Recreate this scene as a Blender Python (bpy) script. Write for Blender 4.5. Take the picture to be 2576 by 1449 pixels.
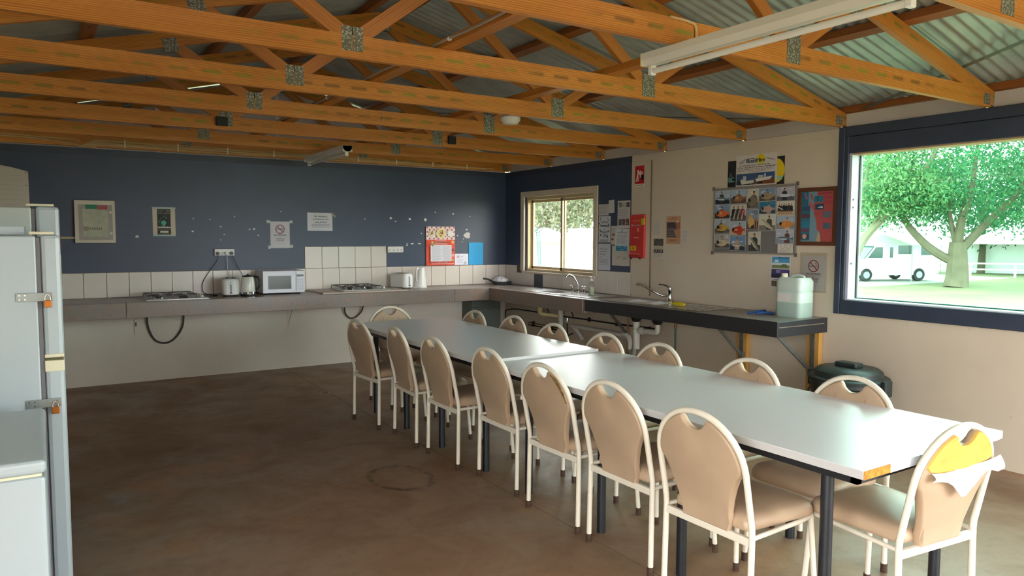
import bpy, bmesh, math, random
from mathutils import Vector, Matrix
PI = math.pi
random.seed(7)
for o in list(bpy.data.objects): bpy.data.objects.remove(o)
SC = bpy.context.scene
COL = SC.collection

# ---------------------------------------------------------------- camera
cam_d = bpy.data.cameras.new('camera')
cam = bpy.data.objects.new('camera', cam_d); COL.objects.link(cam)
cam_d.sensor_fit = 'HORIZONTAL'; cam_d.sensor_width = 36.0
cam_d.lens = 1837.5 * 36.0 / 2576.0
cam_d.clip_start = 0.05; cam_d.clip_end = 500
_r = Vector((0.84208504, -0.53933211, 0.00369547)); _u = Vector((0.03492594, 0.06136637, 0.99750406)); _f = Vector((0.53821275, 0.83985418, -0.07051238))
cam.matrix_world = Matrix(((_r.x, _u.x, -_f.x, -5.2029), (_r.y, _u.y, -_f.y, -8.2832), (_r.z, _u.z, -_f.z, 1.5), (0, 0, 0, 1)))
SC.camera = cam

# ---------------------------------------------------------------- sky, sun, exposure
SKY = 4.2
SUN = 1.0
world = bpy.data.worlds.new('sky'); SC.world = world
world.use_nodes = True
wn = world.node_tree
bg = wn.nodes['Background']
bg.inputs[0].default_value = (0.93, 0.97, 1.0, 1)
bg.inputs[1].default_value = SKY
sl = bpy.data.lights.new('sun', 'SUN'); sl.energy = SUN; sl.angle = math.radians(6); sl.color = (1.0, 0.95, 0.86)
sun = bpy.data.objects.new('sun', sl); COL.objects.link(sun)
sun.rotation_euler = (math.radians(-38), math.radians(-22), 0)     # high sun from behind the far wall
vs = SC.view_settings
SC.display_settings.display_device = 'sRGB'
vs.view_transform = 'Standard'
try: vs.look = 'None'
except Exception: pass
vs.gamma = 1.0; vs.use_curve_mapping = False
vs.exposure = 1.72

# ---------------------------------------------------------------- materials
def lin(c):
    c = c / 255.0
    return c / 12.92 if c <= 0.04045 else ((c + 0.055) / 1.055) ** 2.4
def rgb(h):
    if isinstance(h, (tuple, list)): return tuple(lin(v) for v in h) + (1,)
    h = h.lstrip('#')
    return tuple(lin(int(h[i:i + 2], 16)) for i in (0, 2, 4)) + (1,)
_mats = {}
def mat(name, col, rough=0.6, metal=0.0, spec=0.5, var=0.0, scale=8.0, bump=0.0, bscale=60.0, col2=None):
    """plain principled with optional noise colour variation and bump"""
    if name in _mats: return _mats[name]
    m = bpy.data.materials.new(name); m.use_nodes = True
    nt = m.node_tree; p = nt.nodes['Principled BSDF']
    p.inputs['Base Color'].default_value = rgb(col)
    p.inputs['Roughness'].default_value = rough
    p.inputs['Metallic'].default_value = metal
    p.inputs['Specular IOR Level'].default_value = spec
    if var > 0 or bump > 0:
        tc = nt.nodes.new('ShaderNodeTexCoord')
    if var > 0:
        n = nt.nodes.new('ShaderNodeTexNoise'); n.inputs['Scale'].default_value = scale; n.inputs['Detail'].default_value = 6
        nt.links.new(tc.outputs['Object'], n.inputs['Vector'])
        mx = nt.nodes.new('ShaderNodeMix'); mx.data_type = 'RGBA'
        c = rgb(col); d = rgb(col2) if col2 else tuple(x * (1 - var) for x in c[:3]) + (1,)
        mx.inputs['A'].default_value = c; mx.inputs['B'].default_value = d
        r = nt.nodes.new('ShaderNodeMapRange'); r.inputs['From Min'].default_value = 0.35; r.inputs['From Max'].default_value = 0.7
        nt.links.new(n.outputs['Fac'], r.inputs['Value']); nt.links.new(r.outputs[0], mx.inputs['Factor'])
        nt.links.new(mx.outputs['Result'], p.inputs['Base Color'])
    if bump > 0:
        n2 = nt.nodes.new('ShaderNodeTexNoise'); n2.inputs['Scale'].default_value = bscale; n2.inputs['Detail'].default_value = 4
        nt.links.new(tc.outputs['Object'], n2.inputs['Vector'])
        b = nt.nodes.new('ShaderNodeBump'); b.inputs['Strength'].default_value = bump; b.inputs['Distance'].default_value = 0.004
        nt.links.new(n2.outputs['Fac'], b.inputs['Height']); nt.links.new(b.outputs[0], p.inputs['Normal'])
    _mats[name] = m
    return m
def ink(h, rough=0.55):
    return mat('print_' + h.lstrip('#'), h, rough)

class NT:
    """small node-graph helper"""
    def __init__(s, name):
        s.m = bpy.data.materials.new(name); s.m.use_nodes = True; s.t = s.m.node_tree; s.p = s.t.nodes['Principled BSDF']
        s.tc = s.t.nodes.new('ShaderNodeTexCoord'); _mats[name] = s.m
    def n(s, typ, **k):
        x = s.t.nodes.new(typ)
        for a, b in k.items():
            if a in x.inputs: x.inputs[a].default_value = b
            else: setattr(x, a, b)
        return x
    def l(s, a, b): s.t.links.new(a, b)
    def mapping(s, out, scale=(1, 1, 1), loc=(0, 0, 0), rot=(0, 0, 0)):
        x = s.n('ShaderNodeMapping'); x.inputs['Scale'].default_value = scale; x.inputs['Location'].default_value = loc; x.inputs['Rotation'].default_value = rot
        s.l(out, x.inputs['Vector']); return x.outputs[0]
    def noise(s, vec, scale, detail=5, rough=0.55, dist=0.0):
        x = s.n('ShaderNodeTexNoise', Scale=scale, Detail=detail, Roughness=rough, Distortion=dist); s.l(vec, x.inputs['Vector']); return x.outputs['Fac']
    def rng(s, v, a, b, c=0.0, d=1.0, smooth=False):
        x = s.n('ShaderNodeMapRange'); x.inputs['From Min'].default_value = a; x.inputs['From Max'].default_value = b
        x.inputs['To Min'].default_value = c; x.inputs['To Max'].default_value = d
        if smooth: x.interpolation_type = 'SMOOTHSTEP'
        s.l(v, x.inputs['Value']); return x.outputs[0]
    def mix(s, f, a, b, mode='MIX'):
        x = s.n('ShaderNodeMix', data_type='RGBA', blend_type=mode)
        for key, val in (('Factor', f), ('A', a), ('B', b)):
            if isinstance(val, (int, float)): x.inputs[key].default_value = val
            elif isinstance(val, tuple): x.inputs[key].default_value = val
            elif isinstance(val, str): x.inputs[key].default_value = rgb(val)
            else: s.l(val, x.inputs[key])
        return x.outputs['Result']
    def math(s, op, a, b=0.0):
        x = s.n('ShaderNodeMath', operation=op)
        for i, v in enumerate((a, b)):
            if isinstance(v, (int, float)): x.inputs[i].default_value = v
            else: s.l(v, x.inputs[i])
        return x.outputs[0]
    def bump(s, h, strength=0.3, dist=0.003):
        x = s.n('ShaderNodeBump'); x.inputs['Strength'].default_value = strength; x.inputs['Distance'].default_value = dist
        s.l(h, x.inputs['Height']); s.l(x.outputs[0], s.p.inputs['Normal'])
    def base(s, c): s.l(c, s.p.inputs['Base Color'])

def timber(name, c_light, c_dark, green=False, rough=0.5):
    g = NT(name); uv = g.tc.outputs['UV']
    sep = g.n('ShaderNodeSeparateXYZ'); g.l(uv, sep.inputs[0])
    w = g.mapping(uv, (0.9, 14, 1))
    n1 = g.noise(w, 2.2, 6, 0.6, 0.8)
    wave = g.n('ShaderNodeTexWave', wave_type='BANDS', bands_direction='Y'); wave.inputs['Scale'].default_value = 7; wave.inputs['Distortion'].default_value = 7; wave.inputs['Detail'].default_value = 2; wave.inputs['Detail Scale'].default_value = 0.6
    g.l(g.mapping(uv, (0.35, 5, 1)), wave.inputs['Vector'])
    f = g.math('ADD', g.math('MULTIPLY', n1, 0.65), g.math('MULTIPLY', wave.outputs['Fac'], 0.35))
    c = g.mix(g.rng(f, 0.3, 0.75), c_light, c_dark)
    # broad tone patches along the length
    big = g.noise(g.mapping(uv, (1.3, 3, 1)), 1.1, 2)
    c = g.mix(g.rng(big, 0.45, 0.75, 0, 0.35), c, c_dark)
    # knots
    vo = g.n('ShaderNodeTexVoronoi'); vo.inputs['Scale'].default_value = 1.6; g.l(g.mapping(uv, (1.0, 4.0, 1)), vo.inputs['Vector'])
    c = g.mix(g.rng(vo.outputs['Distance'], 0.045, 0.1, 0.8, 0.0), c, '#3a1d0a')
    if green:
        # dashes of green stain running along the middle of the member
        band = g.math('ABSOLUTE', g.math('SUBTRACT', sep.outputs[1], 0.055))
        fb = g.rng(band, 0.002, 0.017, 1, 0, True)
        per = g.math('SINE', g.math('MULTIPLY', sep.outputs[0], 2 * PI / 0.17))
        fd = g.rng(g.math('ADD', per, g.math('MULTIPLY', g.noise(g.mapping(uv, (1, 0.01, 1)), 6, 2), 1.6)), 0.2, 0.95, 0, 1, True)
        pick = g.rng(g.noise(g.mapping(uv, (1, 0.01, 1)), 0.8, 1), 0.44, 0.54)
        tone = g.noise(g.mapping(uv, (1, 0.01, 1)), 1.7, 0)
        gc = g.mix(g.rng(tone, 0.42, 0.58), '#5d8a1c', '#4f4018')
        c = g.mix(g.math('MULTIPLY', g.math('MULTIPLY', fb, fd), g.math('MULTIPLY', pick, 0.6)), c, gc)
    g.base(c); g.p.inputs['Roughness'].default_value = rough
    g.bump(n1, 0.15, 0.002)
    return g.m

M = {}
M['chord'] = timber('stained_pine_chord', '#cf8a35', '#a9621c', True)
M['pine'] = timber('stained_pine', '#c57f30', '#96541a')
M['purlin'] = timber('dark_purlin_timber', '#a8622b', '#7c4218')
M['post'] = timber('raw_pine_post', '#d9a65a', '#b98236')

def floor_mat():
    g = NT('stained_concrete'); ob = g.tc.outputs['Object']
    n1 = g.noise(ob, 0.55, 6, 0.62, 0.4); n2 = g.noise(ob, 2.3, 8, 0.65, 0.6); n3 = g.noise(ob, 14, 6, 0.6)
    c = g.mix(g.rng(n1, 0.35, 0.66), '#8d6d52', '#93806c')
    c = g.mix(g.rng(n2, 0.42, 0.70, 0, 0.7), c, '#7a563a')
    c = g.mix(g.rng(g.noise(g.mapping(ob, (1, 1, 1), (7, 3, 0)), 1.2, 6, 0.6), 0.55, 0.68, 0, 0.6), c, '#a87d58')
    c = g.mix(g.rng(n3, 0.5, 0.78, 0, 0.4), c, '#5f4833')
    # bluish worn patches
    c = g.mix(g.rng(g.noise(g.mapping(ob, (1, 1, 1), (2.2, 9, 0)), 1.6, 5, 0.6), 0.66, 0.72, 0, 0.55), c, '#7f868a')
    # dried ring mark
    sep = g.n('ShaderNodeSeparateXYZ'); g.l(ob, sep.inputs[0])
    wob = g.math('MULTIPLY', g.math('SUBTRACT', n2, 0.5), 0.30)
    dx = g.math('DIVIDE', g.math('ADD', sep.outputs[0], 3.38), 0.20); dy = g.math('DIVIDE', g.math('ADD', sep.outputs[1], 4.16), 0.26)
    rr = g.math('SQRT', g.math('ADD', g.math('MULTIPLY', dx, dx), g.math('MULTIPLY', dy, dy)))
    ring = g.math('ABSOLUTE', g.math('SUBTRACT', g.math('ADD', rr, wob), 0.9))
    c = g.mix(g.math('MULTIPLY', g.rng(ring, 0.03, 0.16, 0.75, 0, True), g.rng(n3, 0.35, 0.6)), c, '#3d2617')
    g.base(c)
    g.l(g.rng(n2, 0.3, 0.7, 0.36, 0.6), g.p.inputs['Roughness'])
    g.p.inputs['Specular IOR Level'].default_value = 0.5
    g.bump(n3, 0.12, 0.002)
    return g.m
M['floor'] = floor_mat()

def paint(name, a, b, speck=None, rough=0.6, sc=1.3):
    g = NT(name); ob = g.tc.outputs['Object']
    n1 = g.noise(ob, sc, 6, 0.6); n2 = g.noise(ob, 35, 4, 0.6)
    c = g.mix(g.rng(n1, 0.35, 0.7), a, b)
    if speck:
        c = g.mix(g.rng(g.noise(ob, 22, 2, 0.5), 0.74, 0.78, 0, 0.8), c, speck)
    g.base(c); g.p.inputs['Roughness'].default_value = rough
    g.bump(n2, 0.12, 0.003)
    return g.m
M['blue'] = paint('navy_wall_paint', '#3a475e', '#323e52', None, 0.42)
M['blue_trim'] = paint('navy_trim_paint', '#353e52', '#2e3747', None, 0.45, 4)
M['cream'] = paint('cream_wall_paint', '#d6c6b0', '#ccbca6', '#b8a68c', 0.6)
M['cream_low'] = paint('off_white_wall_paint', '#d6cdbf', '#cbc1b1', '#a99f8e', 0.6)
M['gable'] = paint('gable_panel_paint', '#c9bdb6', '#b9aca6', None, 0.7)
M['tile'] = mat('glazed_tile', '#dcd2c6', 0.25, 0, 0.5, 0.07, 3.0)
M['grout'] = mat('brown_grout', '#6f5a4c', 0.9)
M['iron'] = mat('galvanised_corrugated_iron', '#b4bab6', 0.42, 0.35, 0.5, 0.25, 5.0)
def galv():
    g = NT('nail_plate_steel'); v = g.n('ShaderNodeTexVoronoi'); v.inputs['Scale'].default_value = 95; g.l(g.tc.outputs['Object'], v.inputs['Vector'])
    g.base(g.mix(g.rng(v.outputs['Distance'], 0.25, 0.5), '#aeab98', '#6d6a5a')); g.p.inputs['Metallic'].default_value = 0.4; g.p.inputs['Roughness'].default_value = 0.5
    g.bump(v.outputs['Distance'], 0.5, 0.003); return g.m
M['plate'] = galv()
def laminate():
    g = NT('stone_look_laminate'); ob = g.tc.outputs['Object']
    c = g.mix(g.rng(g.noise(ob, 5, 7, 0.65, 0.5), 0.38, 0.66), '#8b7668', '#7e7873')
    c = g.mix(g.rng(g.noise(g.mapping(ob, (1, 1, 1), (4, 1, 2)), 7, 6, 0.6, 0.4), 0.55, 0.7, 0, 0.7), c, '#a5795c')
    c = g.mix(g.rng(g.noise(ob, 60, 3), 0.55, 0.75, 0, 0.5), c, '#5d524a')
    g.base(c); g.p.inputs['Roughness'].default_value = 0.3; return g.m
M['lam'] = laminate()
M['black_lam'] = mat('black_speckled_laminate', '#33343a', 0.35, 0, 0.5, 0.5, 120, col2='#17171a')
M['bench_grey'] = mat('grey_benchtop', '#8d857c', 0.32, 0, 0.5, 0.2, 40)
M['steel'] = mat('stainless_steel', '#c9c9c6', 0.24, 1.0, 0.5, 0.12, 9)
M['chrome'] = mat('chrome', '#e2e4e6', 0.08, 1.0)
M['zinc'] = mat('zinc_plated_steel', '#8e9492', 0.4, 0.8, 0.5, 0.2, 30)
M['black_metal'] = mat('black_painted_steel', '#1d1f24', 0.42, 0.0, 0.5, 0.4, 25)
M['black'] = mat('matt_black', '#141416', 0.5)
M['enamel'] = mat('black_enamel_wire', '#17171b', 0.3)
M['white_plastic'] = mat('white_plastic', '#e6e4df', 0.35)
M['white_app'] = mat('white_appliance_enamel', '#aeb9bd', 0.28, 0, 0.5, 0.05, 2)
M['cream_plastic'] = mat('aged_cream_plastic', '#d9d2b4', 0.4)
M['grey_rubber'] = mat('door_gasket', '#6f6c70', 0.7)
M['frame'] = mat('chair_frame_enamel', '#e3d8c4', 0.35, 0, 0.5, 0.06, 12)
M['rust'] = mat('worn_rusty_tip', '#4f3a2c', 0.8, 0, 0.3, 0.4, 60)
M['vinyl'] = mat('beige_vinyl', '#b89c80', 0.38, 0, 0.5, 0.10, 6, 0.12, 220)
M['foam'] = mat('yellow_foam', '#dcb25a', 0.9, 0, 0.2, 0.2, 14, 0.4, 180)
M['cloth_white'] = mat('vinyl_backing_cloth', '#e7dfd8', 0.8)
def tabletop():
    g = NT('white_table_laminate'); ob = g.tc.outputs['Object']
    n = g.noise(g.mapping(ob, (18, 3.5, 1)), 3, 5, 0.6)
    g.base(g.mix(g.rng(n, 0.35, 0.75), '#dbdad9', '#d9d7d6')); g.l(g.rng(n, 0.3, 0.7, 0.29, 0.32), g.p.inputs['Roughness'])
    return g.m
M['table'] = tabletop()
M['table_edge'] = mat('table_edge_band', '#c3bfbd', 0.4)
M['chip'] = mat('raw_chipboard', '#cf9140', 0.9, 0, 0.2, 0.45, 70, 0.5, 120)
M['pvc'] = mat('pvc_pipe', '#d5d2c6', 0.4)
M['pvc_old'] = mat('yellowed_pvc_pipe', '#cbbb86', 0.45)
M['lilac'] = mat('primed_window_jamb', '#c5c3cf', 0.5)
M['alu'] = mat('beige_aluminium', '#c9b489', 0.4, 0.15)
M['architrave'] = mat('window_architrave_paint', '#d8c9b0', 0.5)
def glass(name, tint, refl=0.04):
    m = bpy.data.materials.new(name); m.use_nodes = True; t = m.node_tree
    t.nodes.remove(t.nodes['Principled BSDF']); out = t.nodes['Material Output']
    a = t.nodes.new('ShaderNodeBsdfTransparent'); a.inputs[0].default_value = tint + (1,)
    b = t.nodes.new('ShaderNodeBsdfGlossy'); b.inputs['Roughness'].default_value = 0.02
    f0 = t.nodes.new('ShaderNodeLayerWeight'); f0.inputs['Blend'].default_value = 0.5; f1 = t.nodes.new('ShaderNodeMath'); f1.operation = 'POWER'; f1.inputs[1].default_value = 5.0; t.links.new(f0.outputs['Facing'], f1.inputs[0]); f = t.nodes.new('ShaderNodeMath'); f.operation = 'MULTIPLY_ADD'; f.inputs[1].default_value = 0.7; f.inputs[2].default_value = refl; t.links.new(f1.outputs[0], f.inputs[0])
    x = t.nodes.new('ShaderNodeMixShader'); t.links.new(f.outputs[0], x.inputs[0]); t.links.new(a.outputs[0], x.inputs[1]); t.links.new(b.outputs[0], x.inputs[2])
    t.links.new(x.outputs[0], out.inputs[0]); _mats[name] = m; return m
M['glass_green'] = glass('green_tinted_glass', (0.74, 0.92, 0.84))
M['glass'] = glass('clear_dusty_glass', (0.93, 0.93, 0.90))

# ---------------------------------------------------------------- mesh helpers
class MB:
    def __init__(s): s.v = []; s.f = []; s.mi = []; s.uv = []; s.mats = []
    def m(s, material):
        if material not in s.mats: s.mats.append(material)
        return s.mats.index(material)
    def face(s, idx, k=0, uv=None): s.f.append(tuple(idx)); s.mi.append(k); s.uv.append(uv)
    def addv(s, pts):
        b = len(s.v); s.v.extend([tuple(p) for p in pts]); return b
    def box(s, x0, x1, y0, y1, z0, z1, k=0, mtx=None):
        p = [(x0, y0, z0), (x1, y0, z0), (x1, y1, z0), (x0, y1, z0), (x0, y0, z1), (x1, y0, z1), (x1, y1, z1), (x0, y1, z1)]
        if mtx: p = [mtx @ Vector(q) for q in p]
        b = s.addv(p)
        for q in ((0, 3, 2, 1), (4, 5, 6, 7), (0, 1, 5, 4), (1, 2, 6, 5), (2, 3, 7, 6), (3, 0, 4, 7)): s.face([b + i for i in q], k)
        return s
    def hexa(s, p, k=0, uvs=None):
        """8 points: bottom ring then top ring"""
        b = s.addv(p)
        for q in ((0, 3, 2, 1), (4, 5, 6, 7), (0, 1, 5, 4), (1, 2, 6, 5), (2, 3, 7, 6), (3, 0, 4, 7)): s.face([b + i for i in q], k)
        return s
    def beam(s, a, b, w, h, up=(0, 0, 1), k=0, u0=None):
        """rectangular timber from a to b; w sideways, h along 'up'; uv in metres along the grain"""
        a = Vector(a); b = Vector(b); d = b - a; L = d.length; d.normalize()
        side = d.cross(Vector(up)).normalized(); upv = side.cross(d).normalized()
        if u0 is None: u0 = random.uniform(0, 40)
        ring = [(-w / 2, -h / 2), (w / 2, -h / 2), (w / 2, h / 2), (-w / 2, h / 2)]
        P = [a + side * x + upv * y for x, y in ring] + [b + side * x + upv * y for x, y in ring]
        base = s.addv(P)
        dims = [w, h, w, h]
        for i in range(4):
            j = (i + 1) % 4
            vv = 0 if dims[i] == h else 7.3 + i
            if i == 1: uv = [(u0, 0), (u0, h), (u0 + L, h), (u0 + L, 0)]
            elif i == 3: uv = [(u0, h), (u0, 0), (u0 + L, 0), (u0 + L, h)]
            else: uv = [(u0, vv), (u0, vv + w), (u0 + L, vv + w), (u0 + L, vv)]
            s.face([base + i, base + j, base + 4 + j, base + 4 + i], k, uv)
        s.face([base + 3, base + 2, base + 1, base], k); s.face([base + 4, base + 5, base + 6, base + 7], k)
        return s
    def tube(s, pts, r, seg=8, k=0, cap=True):
        pts = [Vector(p) for p in pts]; n = len(pts)
        rs = r if isinstance(r, (list, tuple)) else [r] * n
        T = []
        for i in range(n):
            a = pts[max(0, i - 1)]; b = pts[min(n - 1, i + 1)]
            t = (b - a); T.append(t.normalized() if t.length > 1e-9 else Vector((0, 0, 1)))
        ref = Vector((0, 0, 1)) if abs(T[0].z) < 0.9 else Vector((1, 0, 0))
        N = (ref - T[0] * ref.dot(T[0])).normalized()
        rings = []
        for i in range(n):
            N = (N - T[i] * N.dot(T[i]))
            N = N.normalized() if N.length > 1e-6 else T[i].orthogonal().normalized()
            Bn = T[i].cross(N)
            rings.append(s.addv([pts[i] + (N * math.cos(2 * PI * j / seg) + Bn * math.sin(2 * PI * j / seg)) * rs[i] for j in range(seg)]))
        for i in range(n - 1):
            for j in range(seg):
                j2 = (j + 1) % seg
                s.face([rings[i] + j, rings[i] + j2, rings[i + 1] + j2, rings[i + 1] + j], k)
        if cap:
            s.face([rings[0] + j for j in range(seg)][::-1], k); s.face([rings[-1] + j for j in range(seg)], k)
        return s
    def lathe(s, prof, c=(0, 0, 0), seg=20, k=0, axis='z', sx=1.0, sy=1.0):
        """prof: list of (radius, height)"""
        rings = []
        for r, h in prof:
            pts = []
            for j in range(seg):
                a = 2 * PI * j / seg; x = r * math.cos(a) * sx; y = r * math.sin(a) * sy
                p = (x, y, h) if axis == 'z' else ((h, x, y) if axis == 'x' else (x, h, y))
                pts.append((c[0] + p[0], c[1] + p[1], c[2] + p[2]))
            rings.append(s.addv(pts))
        for i in range(len(prof) - 1):
            for j in range(seg):
                j2 = (j + 1) % seg
                s.face([rings[i] + j, rings[i] + j2, rings[i + 1] + j2, rings[i + 1] + j], k)
        s.face([rings[0] + j for j in range(seg)][::-1], k); s.face([rings[-1] + j for j in range(seg)], k)
        return s
    def prism(s, poly, a, b, axis='z', k=0):
        """extrude a 2d polygon between a and b along an axis (x: poly=(y,z); y: poly=(x,z); z: poly=(x,y))"""
        def P(p, h): return (h, p[0], p[1]) if axis == 'x' else ((p[0], h, p[1]) if axis == 'y' else (p[0], p[1], h))
        n = len(poly); i0 = s.addv([P(p, a) for p in poly]); i1 = s.addv([P(p, b) for p in poly])
        s.face([i0 + i for i in range(n)][::-1], k); s.face([i1 + i for i in range(n)], k)
        for i in range(n):
            j = (i + 1) % n; s.face([i0 + i, i0 + j, i1 + j, i1 + i], k)
        return s
    def loft(s, rings, k=0, cap0=True, cap1=True):
        ids = [s.addv(r) for r in rings]; n = len(rings[0])
        for i in range(len(ids) - 1):
            for j in range(n):
                j2 = (j + 1) % n; s.face([ids[i] + j, ids[i] + j2, ids[i + 1] + j2, ids[i + 1] + j], k)
        if cap0: s.face([ids[0] + j for j in range(n)][::-1], k)
        if cap1: s.face([ids[-1] + j for j in range(n)], k)
        return s
    def data(s, name, mats=None, smooth=False, bevel=0.0, seg=2, fix=True, auto=None):
        me = bpy.data.meshes.new(name)
        me.from_pydata(s.v, [], s.f)
        ml = s.mats if s.mats else (mats if isinstance(mats, (list, tuple)) else [mats])
        for m in ml: me.materials.append(m)
        me.polygons.foreach_set('material_index', s.mi)
        if any(u is not None for u in s.uv):
            ul = me.uv_layers.new(name='UVMap')
            for p, u in zip(me.polygons, s.uv):
                if u:
                    for li, c in zip(p.loop_indices, u): ul.data[li].uv = c
        if bevel > 0 or fix:
            bm = bmesh.new(); bm.from_mesh(me)
            if fix: bmesh.ops.recalc_face_normals(bm, faces=bm.faces)
            if bevel > 0:
                ed = [e for e in bm.edges if len(e.link_faces) == 2 and e.calc_face_angle(0) > 0.6]
                bmesh.ops.bevel(bm, geom=ed, offset=bevel, segments=seg, affect='EDGES', profile=0.5, clamp_overlap=True)
            bm.to_mesh(me); bm.free()
        if smooth:
            me.polygons.foreach_set('use_smooth', [True] * len(me.polygons))
            try: me.set_sharp_from_angle(angle=math.radians(auto if auto else 40))
            except Exception: pass
        me.update()
        return me
    def build(s, name, mats=None, parent=None, **kw):
        return link(name, s.data(name, mats, **kw), parent)
def link(name, me, parent=None, loc=None):
    o = bpy.data.objects.new(name, me); COL.objects.link(o)
    if parent: o.parent = parent
    if loc: o.location = loc
    return o
def empty(name, loc=(0, 0, 0), rz=0.0):
    o = bpy.data.objects.new(name, None); COL.objects.link(o); o.location = loc; o.rotation_euler = (0, 0, rz); o.empty_display_size = 0.1
    return o
def tag(o, label, cat, group=None):
    o['label'] = label; o['category'] = cat
    if group: o['group'] = group
    return o
def struct(o, label=None):
    o['kind'] = 'structure'
    if label: o['label'] = label
    return o
def copy_tree(o, parent=None):
    c = o.copy(); COL.objects.link(c)
    if parent is not None: c.parent = parent
    for ch in list(o.children): copy_tree(ch, c)
    return c
def box(name, x0, x1, y0, y1, z0, z1, m, parent=None, bevel=0.0, **k):
    return MB().box(x0, x1, y0, y1, z0, z1).build(name, m, parent, bevel=bevel, **k)
def arc(c, r, a0, a1, n, plane='xz'):
    out = []
    for i in range(n + 1):
        a = math.radians(a0 + (a1 - a0) * i / n); x = r * math.cos(a); y = r * math.sin(a)
        out.append((c[0] + x, c[1], c[2] + y) if plane == 'xz' else ((c[0], c[1] + x, c[2] + y) if plane == 'yz' else (c[0] + x, c[1] + y, c[2])))
    return out
def smoothline(pts, n=6):
    """Catmull-Rom through points"""
    P = [Vector(p) for p in pts]; out = []
    for i in range(len(P) - 1):
        p0 = P[max(0, i - 1)]; p1 = P[i]; p2 = P[i + 1]; p3 = P[min(len(P) - 1, i + 2)]
        for j in range(n):
            t = j / n
            out.append(0.5 * ((2 * p1) + (p2 - p0) * t + (2 * p0 - 5 * p1 + 4 * p2 - p3) * t * t + (3 * p1 - p0 - 3 * p2 + p3) * t ** 3))
    out.append(P[-1]); return out
# ================================================================ the shell
ROOM_Y = -10.0
XL = -5.97
fl = box('floor', XL - 0.2, 0.2, ROOM_Y - 0.3, 0.2, -0.12, -0.012, M['grout']); struct(fl, 'brown stained concrete floor with a saw-cut joint')
for a, b in ((XL, -2.953), (-2.947, 0.0)):
    box('floor_slab', a, b, ROOM_Y, 0.0, -0.011, 0.0, M['floor'], fl)

def wall_cells(ax, ys, zs, holes, matf, lo, hi):
    mb = MB()
    for i in range(len(ys) - 1):
        for j in range(len(zs) - 1):
            y0, y1 = sorted((ys[i], ys[i + 1])); z0, z1 = zs[j], zs[j + 1]
            cy = (y0 + y1) / 2; cz = (z0 + z1) / 2
            if any(h[0] < cy < h[1] and h[2] < cz < h[3] for h in holes): continue
            k = mb.m(matf(cy, cz))
            if ax == 'x': mb.box(lo, hi, y0, y1, z0, z1, k)
            else: mb.box(y0, y1, lo, hi, z0, z1, k)
    return mb
wb = wall_cells('y', [XL - 0.15, 0.15], [0, 0.87, 1.0, 2.34], [], lambda a, z: M['blue'] if z > 1.0 else M['cream_low'], 0.0, 0.15).build('wall_back')
struct(wb, 'far wall painted navy blue above the tiles and off-white below the bench')
wr = wall_cells('x', [0.0, -0.46, -1.87, -2.484, -4.93, -7.6, -8.9, ROOM_Y], [0, 0.87, 1.02, 1.06, 1.124, 2.0, 2.14, 2.34],
                [(-1.87, -0.46, 1.06, 2.0), (-7.6, -4.93, 1.02, 2.14), (ROOM_Y, -8.9, -1, 2.14)],  # last hole: unseen opening near the camera, added to bring in daylight
                lambda y, z: M['blue'] if (y > -2.484 and z > 1.02) else M['cream'], 0.0, 0.15).build('wall_right')
struct(wr, 'window wall, navy blue at the far end and cream towards the camera')
wl = wall_cells('x', [0.0, -7.2, ROOM_Y], [0, 2.14, 2.34], [(ROOM_Y, -7.2, -1, 2.14)], lambda y, z: M['cream'], XL - 0.15, XL).build('wall_left'); struct(wl, 'cream wall behind the fridges')  # unseen hole at the near end is added to let daylight in

# wall caps with a fine joint under them
def trim(n, *a, m=None):
    o = box('trim_%d' % n, *a, m); struct(o); return o
trim(1, XL, 0.0, -0.006, 0.0, 2.275, 2.338, m=M['blue_trim'])
trim(2, -0.006, 0.0, -2.484, -0.007, 2.275, 2.338, m=M['blue_trim'])
trim(3, -0.006, 0.0, -4.85, -2.486, 2.275, 2.338, m=M['cream'])
# butt joint in the cream lining: thin dark strip and the cover board beside it
trim(4, -0.008, 0.0, -2.770, -2.486, 0.90, 2.274, m=M['cream'])
trim(5, -0.012, 0.0, -2.785, -2.778, 0.90, 2.274, m=mat('dark_joint', '#7b6a55', 0.9))

# eave blocking panels above the right wall, between the trusses
TRY = [-0.086, -1.028, -1.999, -2.951, -3.917, -4.864, -5.900, -6.86, -7.82, -8.78, -9.74]
for i in range(len(TRY) - 1):
    box('eave_panel', 0.002, 0.03, TRY[i + 1] + 0.035, TRY[i] - 0.028, 2.341, 2.442, M['gable'], wr)

# gable lining over the far wall
SL = 0.25
ga = MB().prism([(XL, 2.341), (0.0, 2.341), (0.0, 2.50), (-2.98, 3.235), (XL, 2.50)], 0.02, 0.05, 'y').build('wall_gable', M['gable']); struct(ga, 'pale lining of the far gable above the navy wall')
for x in (-1.78, -2.98, -4.18):
    box('batten', x - 0.02, x + 0.02, 0.005, 0.02, 2.342, 2.5 + 0.2 * (2.98 - abs(x + 2.98)), mat('gable_batten', '#d8cec8', 0.7), ga)

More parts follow.
